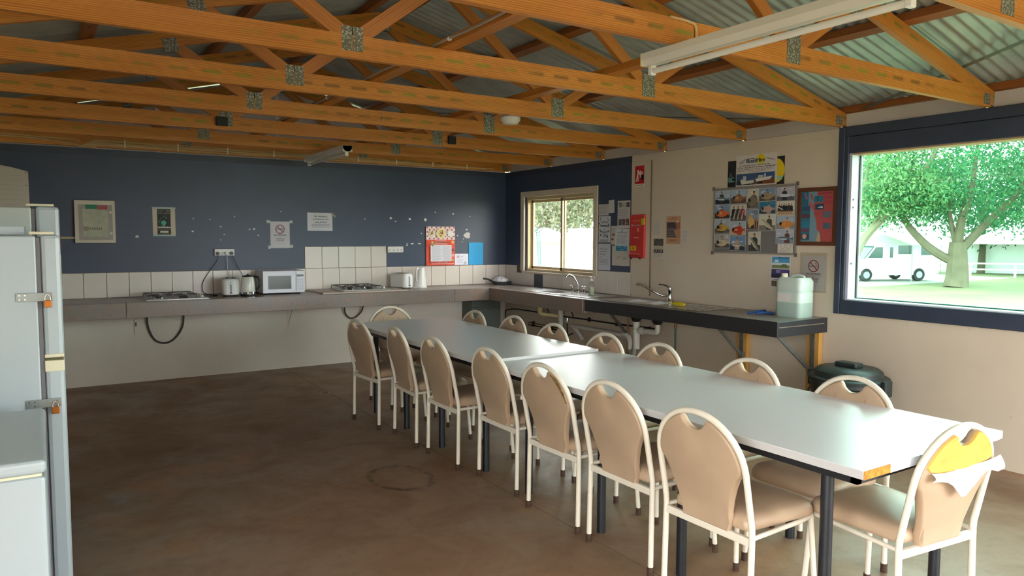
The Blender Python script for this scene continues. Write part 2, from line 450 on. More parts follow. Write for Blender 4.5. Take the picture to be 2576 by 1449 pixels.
# ---------------------------------------------------------------- wall tiles
TX = [-0.109 - 0.199 * k for k in range(31)]
tm = MB().box(0, 0.195, -0.008, 0, 0, 0.247).data('wall_tile', M['tile'], bevel=0.002, seg=1)
box('grout_bed', XL, 0.0, -0.003, 0.0, 0.872, 1.126, M['grout'], wb)
box('grout_bed', -2.702, -1.706, -0.0028, 0.0, 1.126, 1.376, M['grout'], wb)
for k in range(1, 30):
    link('wall_tile', tm, wb, (TX[k] + 0.002, -0.0005, 0.876))
box('wall_tile', -0.107, -0.010, -0.0085, -0.0005, 0.876, 1.123, M['tile'], wb)
for k in range(5):
    link('wall_tile', tm, wb, (-2.702 + 0.199 * k + 0.002, -0.0005, 1.127))
RT = [-0.009, -0.085, -0.288, -0.487, -0.688, -0.880, -1.080, -1.283, -1.480, -1.680, -1.880, -2.081, -2.282, -2.482]
box('grout_bed', -0.003, 0.0, -2.484, 0.0, 0.872, 1.03, M['grout'], wr)
box('grout_bed', -0.003, 0.0, -2.484, -1.935, 1.03, 1.126, M['grout'], wr)
box('grout_bed', -0.003, 0.0, -0.384, 0.0, 1.03, 1.126, M['grout'], wr)
for a, b in zip(RT[:-1], RT[1:]):
    top = 1.123 if (a <= -1.87 or b > -0.36) else 1.03
    m = M['tile'] if not (-0.70 < a < -0.6) else M['blue_trim']
    x = -0.0085 if m is M['tile'] else -0.006
    box('wall_tile', x, -0.0005, b + 0.002, a - 0.002, 0.876, top, m, wr, bevel=0.0015, seg=1)

# ---------------------------------------------------------------- roof
def corr_sheet(sgn):
    """one sheet: ten corrugations wide, eave to ridge"""
    mb = MB(); n = 10 * 8; W = 0.77
    x0, x1 = (0.55, -2.97) if sgn > 0 else (XL + 0.01 - 0.55, -2.99)
    t = lambda x: (-x if sgn > 0 else x - (XL + 0.01))
    rows = []
    for x in (x0, (x0 + x1) / 2, x1):
        rows.append(mb.addv([(x, -W * i / n, 2.355 + SL * t(x) + 0.160 + 0.009 * math.cos(2 * PI * i / 8)) for i in range(n + 1)]))
    for a, b in zip(rows[:-1], rows[1:]):
        for i in range(n): mb.face([a + i, a + i + 1, b + i + 1, b + i])
    return mb.data('roof_sheet', M['iron'], smooth=True, auto=80, fix=False)
ce = MB().prism([(-2.78, 3.235), (-2.98, 3.285), (-3.18, 3.235), (-3.18, 3.242), (-2.98, 3.292), (-2.78, 3.242)], ROOM_Y - 0.4, 0.42, 'y').build('ceiling', M['iron'])
struct(ce, 'bare corrugated iron roof seen from below')
for sgn in (1, -1):
    me = corr_sheet(sgn)
    for k in range(14):
        o = link('roof_sheet', me, ce, (0, 0.40 - 0.762 * k, 0.0015 * (k % 2)))

ORD = ['nearest the navy far wall', 'second from the navy far wall', 'third from the navy far wall', 'fourth from the navy far wall', 'fifth from the navy far wall', 'sixth from the navy far wall', 'seventh from the navy far wall', 'eighth from the navy far wall', 'ninth from the navy far wall', 'tenth from the navy far wall', 'nearest the added front opening']
def build_truss(y, i):
    t = empty('roof_truss', (0, y, 2.345))
    tag(t, 'stained pine roof truss with nail plates, ' + ORD[i], 'truss', 'pine roof trusses')
    def b(n, a, c, w, h, m):
        a = (a[0], 0, a[1] - 2.345); c = (c[0], 0, c[1] - 2.345)
        return MB().beam(a, c, w, h).build(n, m, t)
    b('bottom_chord', (-0.015, 2.400), (-5.945, 2.400), 0.035, 0.108, M['chord'])
    dz = 0.049
    b('top_chord', (0.50, 2.355 - SL * 0.5 + dz), (-2.978, 2.355 + SL * 2.978 + dz), 0.034, 0.092, M['chord'])
    b('top_chord', (-6.46, 2.355 - SL * 0.5 + dz), (-2.982, 2.355 + SL * 2.978 + dz), 0.034, 0.092, M['chord'])
    for s in (1, -1):
        X = lambda v: -2.98 + s * (v + 2.98)
        b('web', (X(-2.035), 2.425), (X(-1.49), 2.772), 0.033, 0.07, M['pine'])
        b('web', (X(-2.035), 2.425), (X(-2.90), 3.085), 0.033, 0.07, M['pine'])
    pm = M['plate']
    for x in (-2.03, -3.93):
        for f in (-1, 1):
            if x < -3:
                for dx in (-0.052, 0.002): MB().box(x + dx, x + dx + 0.049, f * 0.0178, f * 0.0195, 2.378 - 2.345, 2.492 - 2.345).build('nail_plate', pm, t)
            else: MB().box(x - 0.052, x + 0.052, f * 0.0178, f * 0.0195, 2.362 - 2.345, 2.498 - 2.345).build('nail_plate', pm, t)
    for x in (-0.075, -5.885): MB().box(x - 0.04, x + 0.04, -0.0195, 0.0195, 2.357 - 2.345, 2.425 - 2.345).build('nail_plate', pm, t)
    for s in (1, -1):
        x = -2.98 + s * 1.48; mt = Matrix.Translation((x, 0, 2.755 - 2.345)) @ Matrix.Rotation(s * math.atan(SL) , 4, 'Y')
        MB().box(-0.045, 0.045, -0.0195, 0.0195, -0.06, 0.03, mtx=mt).build('nail_plate', pm, t)
    MB().box(-3.05, -2.91, -0.0195, 0.0195, 3.06 - 2.345, 3.16 - 2.345).build('nail_plate', pm, t)
    return t
for i, y in enumerate(TRY): build_truss(y, i)

def purlin(x, label):
    right = x > -2.98; tt = -x if right else x - (XL + 0.01)
    z = 2.355 + SL * tt + 0.098 + 0.027
    up = (SL, 0, 1) if right else (-SL, 0, 1)
    o = MB().beam((x, 0.30, z), (x, ROOM_Y - 0.2, z), 0.07, 0.05, up).build('roof_purlin', M['purlin'])
    tag(o, label, 'purlin', 'roof purlins')
purlin(0.04, 'brown eave purlin running along the top of the window wall')
purlin(-1.03, 'brown purlin on the window-side slope, next above its eave purlin')
purlin(-1.95, 'brown purlin on the window-side slope, second above its eave purlin')
purlin(-2.86, 'brown ridge purlin on the window side')
purlin(-3.10, 'brown ridge purlin on the fridge side')
purlin(-4.01, 'brown purlin on the fridge-side slope, second above its eave purlin')
purlin(-4.93, 'brown purlin on the fridge-side slope, next above its eave purlin')
purlin(-6.00, 'brown eave purlin along the top of the fridge wall')
for x, l in ((-3.42, 'long pine tie with a grey cable along it, across the truss bottoms'), (-2.33, 'long bare pine tie across the truss bottoms, on the window side')):
    o = MB().beam((x, 0.0, 2.476), (x, ROOM_Y, 2.476), 0.08, 0.04).build('truss_tie', M['pine']); tag(o, l, 'beam')
cb = MB().tube([(-3.472, -1.6 - 0.21 * k, 2.476 + 0.004 * math.sin(k * 1.7)) for k in range(38)], 0.007, 6).build('roof_cable', mat('grey_cable', '#9c8f86', 0.5), smooth=True)
tag(cb, 'grey electric cable clipped along the long pine tie', 'cable')
for k in range(12): MB().lathe([(0.011, -0.008), (0.011, 0.008)], (-3.472, -1.9 - 0.62 * k, 2.476), 8, axis='y').build('cable_clip', M['white_plastic'], cb)

# steel strap bracing under the sheets
def strap(a, b, label):
    o = MB().beam(a, b, 0.03, 0.0015, (SL, 0, 1)).build('brace_strap', mat('dark_strap', '#6c6a63', 0.5, 0.6)); tag(o, label, 'strap')
strap((-1.16, -7.74, 2.752), (0.02, -4.99, 2.457), 'steel strap brace crossing the roof above the large window')
strap((-1.75, -0.5, 2.900), (0.02, -4.46, 2.457), 'steel strap brace crossing the roof above the fire blanket')

# cables along the foot of the last truss
CC = mat('cream_cable', '#c9a877', 0.5); CG = mat('cable_tie', '#e7d9c2', 0.5)
for k in range(5):
    z = 2.363 + 0.013 * k; xs = -4.84 + 0.02 * k; xe = -0.42 - 0.33 * k if k != 2 else -0.30
    pts = [(xs + 0.02, -0.105, 2.335), (xs - 0.01 * (5 - k) * 0.6, -0.112, z - 0.012), (xs + 0.06, -0.113, z)]
    n = 16
    pts += [(xs + 0.06 + (xe - xs - 0.06) * j / n, -0.113 + 0.003 * math.sin(j * 2.1 + k), z - 0.0013 * j * (k > 1) * 0.8 + 0.003 * math.sin(j * 1.3 + k * 2)) for j in range(1, n + 1)]
    pts += [(xe + 0.04, -0.111, pts[-1][2] - 0.012), (xe + 0.05, -0.108, pts[-1][2] - 0.03)]
    o = MB().tube(smoothline(pts, 3), 0.0062, 6).build('power_cable', CC, smooth=True)
    tag(o, 'cream power cable, %s in the clipped bundle above the navy wall' % ('lowest', 'second lowest', 'middle one', 'second highest', 'highest')[k], 'cable', 'bundled cables above the navy wall')
    if k == 2:
        for j in range(9): box('cable_clip', -4.5 + 0.48 * j, -4.488 + 0.48 * j, -0.1215, -0.1045, 2.352, 2.428 - 0.003 * j, CG, o)
for k, zz in ((0, 2.40), (1, 2.418)):
    pts = [(-5.9, -0.112, zz - 0.01), (-5.4, -0.112, zz), (-5.2, -0.112, zz - 0.008), (-4.93, -0.112, zz - 0.012 if k else 2.365), (-4.87, -0.108, zz - 0.03 if k else 2.345)]
    o = MB().tube(smoothline(pts, 5), 0.006, 6).build('power_cable', CC, smooth=True)
    tag(o, 'cream cable %s sagging across above the switchboard' % ('upper' if k else 'lower'), 'cable')

# ---------------------------------------------------------------- window_1 (sliding, over the far sink)
w1 = empty('window_1', (0, -1.165, 1.03)); struct(w1, 'sliding window with beige frame and cream architrave above the far sink')
def wbox(n, x0, x1, y0, y1, z0, z1, m, par, bevel=0.0):
    P = par.matrix_world.translation if False else Vector(par.location)
    return MB().box(x0 - P.x, x1 - P.x, y0 - P.y, y1 - P.y, z0 - P.z, z1 - P.z).build(n, m, par, bevel=bevel, seg=1)
A = M['architrave']
wbox('window_trim', -0.018, 0.0, -0.465, -0.388, 1.06, 2.066, A, w1, 0.003)
wbox('window_trim', -0.018, 0.0, -1.935, -1.865, 1.06, 2.066, A, w1, 0.003)
wbox('window_trim', -0.018, 0.0, -1.865, -0.465, 1.995, 2.066, A, w1, 0.003)
wbox('window_sill', -0.028, 0.12, -1.90, -0.43, 1.032, 1.058, A, w1, 0.003)
for a, b in ((-0.4595, -0.445), (-1.885, -1.8705)): wbox('jamb', 0.0, 0.13, a, b, 1.058, 2.0, A, w1)
wbox('jamb', 0.0, 0.13, -1.870, -0.46, 2.0005, 2.012, A, w1)
AL = M['alu']
for y0, y1 in ((-0.495, -0.462), (-1.868, -1.835)): wbox('window_frame', 0.03, 0.12, y0, y1, 1.06, 1.998, AL, w1)
wbox('window_frame', 0.03, 0.12, -1.835, -0.495, 1.962, 1.998, AL, w1); wbox('window_frame', 0.03, 0.12, -1.835, -0.495, 1.06, 1.088, AL, w1)
for (ya, yb, x) in ((-0.497, -1.205, 0.085), (-1.165, -1.833, 0.05)):
    s_ = empty('sash', (0, 0, 0)); s_.parent = w1; s_.location = (x, ya - w1.location.y, 1.09 - 1.03)
    L = ya - yb; H = 0.87
    for n, a in (('stile', (0, 0.022, -0.035, 0, 0, H)), ('stile', (0, 0.022, -L, -L + 0.045, 0, H)), ('rail', (0, 0.022, -L, 0, 0, 0.032)), ('rail', (0, 0.022, -L, 0, H - 0.032, H))):
        MB().box(*a).build(n, AL, s_)
    MB().box(0.009, 0.013, -L + 0.02, -0.02, 0.02, H - 0.02).build('pane', M['glass'], s_)

# ---------------------------------------------------------------- window_2 (large fixed pane in a navy frame)
w2 = empty('window_2', (0, -6.2, 0.91)); struct(w2, 'large green tinted window in a navy frame looking out on the park')
BT = M['blue_trim']
wbox('frame_board', -0.03, 0.0, -4.905, -4.855, 0.911, 2.341, BT, w2, 0.004)
wbox('frame_board', -0.022, 0.0, -4.935, -4.905, 1.02, 2.27, BT, w2, 0.004)
wbox('frame_board', -0.026, 0.0, -7.7, -4.905, 0.911, 1.020, BT, w2, 0.004)
wbox('frame_board', -0.020, 0.0, -7.7, -4.905, 2.138, 2.266, BT, w2, 0.004)
wbox('frame_board', -0.030, 0.0, -7.7, -4.905, 2.268, 2.341, BT, w2, 0.004)
wbox('jamb', 0.0, 0.14, -4.9545, -4.931, 1.02, 2.14, M['lilac'], w2)
wbox('sill', -0.004, 0.14, -7.6, -4.955, 1.0205, 1.030, mat('pale_sill_edge', '#dfe9ee', 0.35), w2)
wbox('jamb', 0.0, 0.14, -7.6, -4.955, 2.128, 2.1395, mat('window_head', '#b9926a', 0.6), w2)
for z in (1.73, 1.79, 1.30): MB().lathe([(0.008, 0.0), (0.008, 0.003)], (0.03, -4.9575 + 6.2, z - 0.91), 10, axis='y').build('screw_hole', M['black'], w2)
wbox('glazing_seal', 0.093, 0.111, -7.6, -4.957, 1.0305, 1.038, mat('glass_edge_green', '#0f5a4a', 0.2), w2)
wbox('glazing_seal', 0.093, 0.111, -4.964, -4.9565, 1.038, 2.127, M['black'], w2)
wbox('pane', 0.099, 0.105, -7.6, -4.9565, 1.031, 2.1275, M['glass_green'], w2)

# unseen front behind the camera: opening and header added for daylight, wall narrows it
fb = box('wall_front', XL, -2.6, ROOM_Y - 0.12, ROOM_Y, 0.0, 2.34, M['cream']); struct(fb, 'unseen cream wall behind the camera beside an opening added for daylight')
fh = box('trim_6', -2.6, 0.0, ROOM_Y - 0.1, ROOM_Y, 2.20, 2.34, M['pine']); struct(fh)
# ================================================================ benches
def slab_holes(mb, x0, x1, y0, y1, z0, z1, holes, k=0):
    """slab with rectangular holes (x0,x1,y0,y1) ordered along y"""
    cur = y1
    for hx0, hx1, hy0, hy1 in sorted(holes, key=lambda h: -h[3]):
        mb.box(x0, x1, hy1, cur, z0, z1, k); mb.box(x0, hx0, hy0, hy1, z0, z1, k); mb.box(hx1, x1, hy0, hy1, z0, z1, k); cur = hy0
    mb.box(x0, x1, y0, cur, z0, z1, k)
BH = 0.870
kb = empty('kitchen_bench', (-3.0, -0.3, 0.72)); tag(kb, 'long brown stone-look bench in an L along the navy wall and under the far window', 'bench')
def kbx(n, x0, x1, y0, y1, z0, z1, m, bevel=0.0, par=None):
    return MB().box(x0 + 3, x1 + 3, y0 + 0.3, y1 + 0.3, z0 - 0.72, z1 - 0.72).build(n, m, par or kb, bevel=bevel, seg=2)
mb = MB(); mb.box(XL + 0.003, -0.62, -0.615, -0.002, 0.838, BH); mb.box(-0.62, -0.004, -0.615, -0.002, 0.838, BH)
for i, v in enumerate(mb.v): mb.v[i] = (v[0] + 3, v[1] + 0.3, v[2] - 0.72)
mb.build('bench_top', M['lam'], kb)
mb = MB(); slab_holes(mb, -0.615, -0.004, -2.470, -0.6155, 0.838, BH, [(-0.47, -0.16, -1.80, -1.42)])
for i, v in enumerate(mb.v): mb.v[i] = (v[0] + 3, v[1] + 0.3, v[2] - 0.72)
mb.build('bench_top', M['lam'], kb)
for a, b in ((XL + 0.003, -4.575), (-4.571, -1.105), (-1.101, -0.630)): kbx('bench_front', a, b, -0.628, -0.6165, 0.722, 0.869, M['lam'], 0.003)
kbx('bench_front', -0.630, -0.6165, -2.470, -0.616, 0.722, 0.869, M['lam'], 0.003)
kbx('bench_end', -0.616, -0.01, -2.482, -2.471, 0.722, 0.869, M['lam'], 0.002)

BR = mat('white_shelf_bracket', '#cdbfae', 0.5)
def bracket(x, label):
    o = empty('shelf_bracket', (x, -0.002, 0.62)); tag(o, label, 'bracket', 'brackets under the brown bench')
    MB().box(-0.012, 0.012, -0.004, 0.0, -0.18, 0.10).build('wall_leg', BR, o)
    MB().box(-0.012, 0.012, -0.35, 0.0, 0.097, 0.10).build('bench_arm', BR, o)
    MB().beam((0, -0.004, -0.12), (0, -0.20, 0.097), 0.008, 0.008).build('strut', BR, o)
bracket(-2.900, 'white metal bracket under the bench below the microwave')
bracket(-1.62, 'white metal bracket under the bench right of the short gas hose')

bb_ = empty('sink_bench', (-0.3, -3.6, 0.74)); tag(bb_, 'black fronted sink bench on the cream wall', 'bench')
def bbx(n, x0, x1, y0, y1, z0, z1, m, bevel=0.0):
    return MB().box(x0 + 0.3, x1 + 0.3, y0 + 3.6, y1 + 3.6, z0 - 0.74, z1 - 0.74).build(n, m, bb_, bevel=bevel, seg=2)
mb = MB(); slab_holes(mb, -0.600, -0.003, -4.780, -2.484, 0.838, 0.868, [(-0.47, -0.14, -3.05, -2.77), (-0.47, -0.14, -3.345, -3.065)])
for i, v in enumerate(mb.v): mb.v[i] = (v[0] + 0.3, v[1] + 3.6, v[2] - 0.74)
mb.build('bench_top', M['bench_grey'], bb_)
bbx('bench_front', -0.616, -0.601, -4.795, -2.484, 0.752, 0.868, M['black_lam'], 0.003)
bbx('bench_end', -0.601, -0.003, -4.795, -4.781, 0.752, 0.868, M['black_lam'], 0.003)
bbx('edge_strip', -0.600, -0.05, -4.7985, -4.7955, 0.822, 0.829, M['steel'])

# timber posts and folding struts below the black bench
for (ya, yb, z0, yz) in ((-3.945, -4.055, 0.0, -4.0), (-4.650, -4.758, 0.0, -4.70)):
    p = MB().beam((-0.03, (ya + yb) / 2, 0.0), (-0.03, (ya + yb) / 2, 0.751), 0.05, abs(ya - yb), (0, 1, 0)).build('bench_post', M['post'])
    tag(p, 'raw pine post under the black bench, %s' % ('nearer the far sink' if ya > -4.2 else 'behind the bin'), 'post', 'pine posts under the black bench')
    box('steel_angle', -0.062, -0.0555, (ya + yb) / 2 - 0.02, (ya + yb) / 2 + 0.02, 0.38, 0.748, M['zinc'], p)
def strut(a, b, label):
    o = empty('bench_strut', b); tag(o, label, 'strut', 'diagonal struts under the black bench')
    a = Vector(a) - Vector(b)
    MB().beam((0, 0, 0), a, 0.028, 0.010, (0, 1, 0)).build('arm', M['zinc'], o)
    MB().beam((0.004, 0.012, 0), a + Vector((0.004, 0.012, 0)), 0.006, 0.02, (0, 1, 0)).build('flange', M['zinc'], o)
    MB().box(-0.02, 0.02, -0.02, 0.02, -0.03, 0.03).build('foot_plate', M['zinc'], o)
strut((-0.50, -2.740, 0.750), (-0.03, -2.470, 0.478), 'dark diagonal strut under the black bench, beside the brown bench end')
strut((-0.52, -4.150, 0.750), (-0.075, -4.02, 0.468), 'grey diagonal strut under the black bench, at the middle post')
strut((-0.52, -4.730, 0.750), (-0.075, -4.712, 0.430), 'grey diagonal strut under the black bench, at its near end')

# ================================================================ sinks and taps
def bowl(mb, x0, x1, y0, y1, zt, d):
    r0 = [(x0, y0, zt), (x1, y0, zt), (x1, y1, zt), (x0, y1, zt)]
    i = 0.02
    r1 = [(x0 + i, y0 + i, zt - d), (x1 - i, y0 + i, zt - d), (x1 - i, y1 - i, zt - d), (x0 + i, y1 - i, zt - d)]
    mb.loft([r0, r1], cap0=False, cap1=True)
def make_sink(name, label, o, x0, x1, y0, y1, zt, bowls, drain):
    s = empty(name, o); tag(s, label, 'sink')
    mb = MB(); T = lambda a: tuple(a)
    slab_holes(mb, x0 - o[0], x1 - o[0], y0 - o[1], y1 - o[1], 0.0005, zt - o[2], [(b[0] - o[0], b[1] - o[0], b[2] - o[1], b[3] - o[1]) for b in bowls])
    mb.build('sink_deck', M['steel'], s)
    for b in bowls:
        m2 = MB(); bowl(m2, b[0] - o[0], b[1] - o[0], b[2] - o[1], b[3] - o[1], zt - o[2], 0.14); m2.build('bowl', M['steel'], s, fix=False)
        MB().lathe([(0.03, zt - o[2] - 0.139), (0.03, zt - o[2] - 0.135)], ((b[0] + b[1]) / 2 - o[0], (b[2] + b[3]) / 2 - o[1], 0), 14).build('plug_hole', M['chrome'], s)
    for k in range(7):
        yy = drain[0] + (drain[1] - drain[0]) * k / 6
        MB().box(x0 + 0.05 - o[0], x1 - 0.05 - o[0], yy - 0.006 - o[1], yy + 0.006 - o[1], zt - o[2] - 0.0005, zt - o[2] + 0.003).build('drain_rib', M['steel'], s)
    return s
make_sink('sink', 'stainless sink with drainer set in the brown bench below the far window', (-0.33, -1.5, BH), -0.535, -0.10, -2.42, -0.70, BH + 0.006, [(-0.465, -0.165, -1.795, -1.425)], (-2.33, -1.90))
make_sink('sink', 'stainless double sink in the black bench', (-0.33, -3.3, 0.868), -0.535, -0.10, -3.965, -2.62, 0.874, [(-0.465, -0.145, -3.045, -2.775), (-0.465, -0.145, -3.34, -3.07)], (-3.92, -3.45))
tp = empty('tap', (-0.125, -1.745, BH + 0.006)); tag(tp, 'chrome tap with raised spout and two cross handles at the far sink', 'tap')
MB().lathe([(0.022, 0.0), (0.020, 0.02), (0.014, 0.03)], (0, 0, 0), 14).build('base', M['chrome'], tp, smooth=True)
MB().tube(smoothline([(0, 0, 0.02), (-0.005, 0.0, 0.09), (-0.04, 0.02, 0.16), (-0.085, 0.05, 0.195), (-0.11, 0.06, 0.185), (-0.118, 0.065, 0.165)], 5), 0.0105, 10).build('spout', M['chrome'], tp, smooth=True)
for s in (0.105, -0.105):
    h = MB().lathe([(0.019, 0.0), (0.017, 0.02), (0.009, 0.03), (0.009, 0.055), (0.013, 0.058), (0.013, 0.07)], (0, s, 0), 12).build('handle_post', M['chrome'], tp, smooth=True)
    MB().tube([(-0.03, s, 0.064), (0.03, s, 0.064)], 0.006, 8).tube([(0, s - 0.03, 0.064), (0, s + 0.03, 0.064)], 0.006, 8).build('cross_handle', M['chrome'], h, smooth=True)
tp = empty('tap', (-0.105, -3.165, 0.874)); tag(tp, 'chrome mixer tap with a long slanting spout at the double sink', 'tap')
MB().lathe([(0.026, 0.0), (0.024, 0.012), (0.020, 0.02), (0.020, 0.095), (0.023, 0.10), (0.022, 0.135), (0.012, 0.145)], (0, 0, 0), 16).build('body', M['chrome'], tp, smooth=True)
MB().tube(smoothline([(-0.012, 0.012, 0.055), (-0.05, 0.06, 0.06), (-0.10, 0.12, 0.095), (-0.16, 0.205, 0.150), (-0.185, 0.245, 0.165), (-0.196, 0.26, 0.152)], 5), 0.010, 10).build('spout', M['chrome'], tp, smooth=True)
MB().tube(smoothline([(0, 0.0, 0.138), (-0.03, 0.04, 0.160), (-0.06, 0.09, 0.166)], 4), [0.009] * 5 + [0.006] * 4, 8).build('lever', M['chrome'], tp, smooth=True)

# dish soap bottle
so = empty('soap_bottle', (-0.27, -2.165, BH + 0.006)); tag(so, 'half-full clear soap bottle on the far sink drainer', 'bottle')
cl = glass('clear_bottle_plastic', (0.86, 0.9, 0.86))
MB().lathe([(0.030, 0.085), (0.031, 0.10), (0.028, 0.125), (0.014, 0.148), (0.012, 0.152)], (0, 0, 0), 16).build('bottle_body', cl, so, smooth=True)
MB().lathe([(0.032, 0.0), (0.033, 0.004), (0.031, 0.084)], (0, 0, 0), 16).build('liquid', mat('green_soap', '#a9b39a', 0.25), so, smooth=True)
MB().lathe([(0.014, 0.152), (0.014, 0.168), (0.005, 0.170), (0.005, 0.192)], (0, 0, 0), 12).build('pump_neck', M['white_plastic'], so, smooth=True)
MB().box(-0.035, 0.008, -0.007, 0.007, 0.191, 0.200).build('pump_nozzle', M['white_plastic'], so, bevel=0.003)
# yellow sponge brush
br = empty('dish_brush', (-0.375, -3.54, 0.878)); tag(br, 'yellow handled dish brush lying on the double sink', 'brush')
MB().lathe([(0.008, -0.085), (0.016, -0.075), (0.018, 0.0), (0.016, 0.05), (0.010, 0.07)], (0, 0, 0.017), 12, axis='y').build('handle', mat('yellow_plastic', '#cbb81f', 0.4), br, smooth=True)
MB().lathe([(0.011, 0.07), (0.014, 0.075), (0.014, 0.115)], (0, 0, 0.017), 10, axis='y').build('bristles', mat('pale_bristle', '#d9d3b0', 0.9), br)
# blue cloth
bc = MB()
for pts in ([(-0.30, -4.255, 0.876), (-0.27, -4.30, 0.880), (-0.22, -4.36, 0.878), (-0.17, -4.42, 0.877)], [(-0.27, -4.30, 0.884), (-0.22, -4.33, 0.892), (-0.17, -4.335, 0.893)], [(-0.30, -4.345, 0.877), (-0.24, -4.37, 0.883), (-0.18, -4.41, 0.884)]):
    bc.tube(smoothline(pts, 4), 0.0085, 6)
tag(bc.build('blue_strap', mat('blue_webbing', '#1d4f8f', 0.6), smooth=True), 'crumpled blue strap on the black bench beside the water container', 'strap')

# water container
jg = empty('water_container', (-0.165, -4.605, 0.868), 0.0); tag(jg, 'translucent white jerry can with a blank label on the black bench end', 'container')
JP = mat('translucent_hdpe', '#c9d6cc', 0.35, 0, 0.5); JW = mat('hdpe_with_water', '#a9bdb2', 0.3)
def rr(w, d, r, z, n=5, sx=1.0, ox=0):
    pts = []
    for cx, cy, a0 in ((w / 2 - r, d / 2 - r, 0), (-w / 2 + r, d / 2 - r, 90), (-w / 2 + r, -d / 2 + r, 180), (w / 2 - r, -d / 2 + r, 270)):
        for i in range(n + 1):
            a = math.radians(a0 + 90 * i / n); pts.append((cx + r * math.cos(a), cy + r * math.sin(a), z))
    return pts
MB().loft([rr(0.18, 0.225, 0.03, 0.0), rr(0.19, 0.24, 0.04, 0.012), rr(0.19, 0.24, 0.04, 0.118)]).build('filled_part', JW, jg, smooth=True)
MB().loft([rr(0.19, 0.24, 0.04, 0.1185), rr(0.19, 0.24, 0.04, 0.196), rr(0.183, 0.233, 0.04, 0.200), rr(0.183, 0.233, 0.04, 0.206), rr(0.19, 0.24, 0.04, 0.211), rr(0.19, 0.24, 0.04, 0.285), rr(0.165, 0.205, 0.04, 0.315)]).build('body', JP, jg, smooth=True)
MB().lathe([(0.026, 0.30), (0.026, 0.342), (0.022, 0.346)], (-0.035, 0.072, 0), 14).build('cap', M['cream_plastic'], jg, smooth=True)
MB().tube(smoothline([(0, 0.03, 0.300), (0, 0.02, 0.322), (0, -0.03, 0.330), (0, -0.075, 0.322), (0, -0.085, 0.30)], 4), 0.013, 8).build('handle', JP, jg, smooth=True)
MB().box(-0.0975, -0.0952, -0.03, 0.085, 0.128, 0.186).build('paper_label', mat('blank_label', '#e2d8d2', 0.6), jg)

# ================================================================ hobs
def make_hob(label, x0, y0, w, d, z):
    h = empty('gas_hob', (x0, y0, z)); tag(h, label, 'gas hob', 'gas hobs on the brown bench')
    MB().box(0, w, -d, 0, 0.0, 0.009).build('hob_plate', M['steel'], h, bevel=0.003)
    MB().box(0.015, w - 0.015, -d + 0.015, -0.015, 0.0091, 0.0105).build('well', mat('dull_steel', '#8f8f8c', 0.35, 0.9), h)
    cw = w - 0.10
    for i in range(2):
        for j in range(2):
            cx = cw * (0.27 + 0.48 * i); cy = -d * (0.27 + 0.46 * j)
            b = MB().lathe([(0.042 if (i + j) % 2 else 0.05, 0.010), (0.04, 0.020), (0.030, 0.022)], (cx, cy, 0), 16).build('burner', M['chrome'], h, smooth=True)
            MB().lathe([(0.034, 0.022), (0.034, 0.028), (0.028, 0.031)], (cx, cy, 0), 16).build('burner_cap', M['black'], b, smooth=True)
    for i in range(2):
        a = 0.018 + cw * 0.485 * i; b2 = a + cw * 0.465; y1, y2 = -0.03, -d + 0.03; zt = 0.046
        g_ = MB()
        for y in (y1, y2):
            g_.tube([(a, y, 0.011), (a + 0.004, y, zt), (b2 - 0.004, y, zt), (b2, y, 0.011)], 0.0045, 6)
        for x in (a + 0.004, b2 - 0.004): g_.tube([(x, y1, zt), (x, y2, zt)], 0.0045, 6)
        for j in range(2):
            cy = -d * (0.27 + 0.46 * j); cx = (a + b2) / 2
            g_.tube([(a, cy, zt), (cx - 0.025, cy, zt + 0.006)], 0.004, 6).tube([(b2, cy, zt), (cx + 0.025, cy, zt + 0.006)], 0.004, 6)
            g_.tube([(cx, cy + 0.085, zt), (cx, cy + 0.028, zt + 0.006)], 0.004, 6).tube([(cx, cy - 0.085, zt), (cx, cy - 0.028, zt + 0.006)], 0.004, 6)
        g_.build('pan_support', M['enamel'], h, smooth=True)
    for k in range(4):
        kn = MB().lathe([(0.018, 0.010), (0.018, 0.016), (0.014, 0.030), (0.012, 0.032)], (w - 0.05, -d * (0.16 + 0.2 * k), 0), 12).build('knob', M['white_plastic'] if z > BH + 0.01 else mat('worn_knob', '#c9bfae', 0.4), h, smooth=True)
        MB().box(w - 0.053, w - 0.047, -d * (0.16 + 0.2 * k) - 0.014, -d * (0.16 + 0.2 * k) + 0.014, 0.0305, 0.037).build('grip', M['white_plastic'], kn)
make_hob('gas hob with black pan supports, nearer the fridges', -4.395, -0.075, 0.565, 0.48, BH)
bd = box('hob_board', -2.690, -1.700, -0.600, -0.020, BH + 0.0005, BH + 0.017, mat('pale_hob_board', '#cbb8a6', 0.45, 0, 0.5, 0.08, 6), bevel=0.003); tag(bd, 'pale raised board under the hob beside the microwave', 'board')
make_hob('gas hob with white knobs on a raised board beside the second toaster', -2.445, -0.060, 0.570, 0.48, BH + 0.0175)

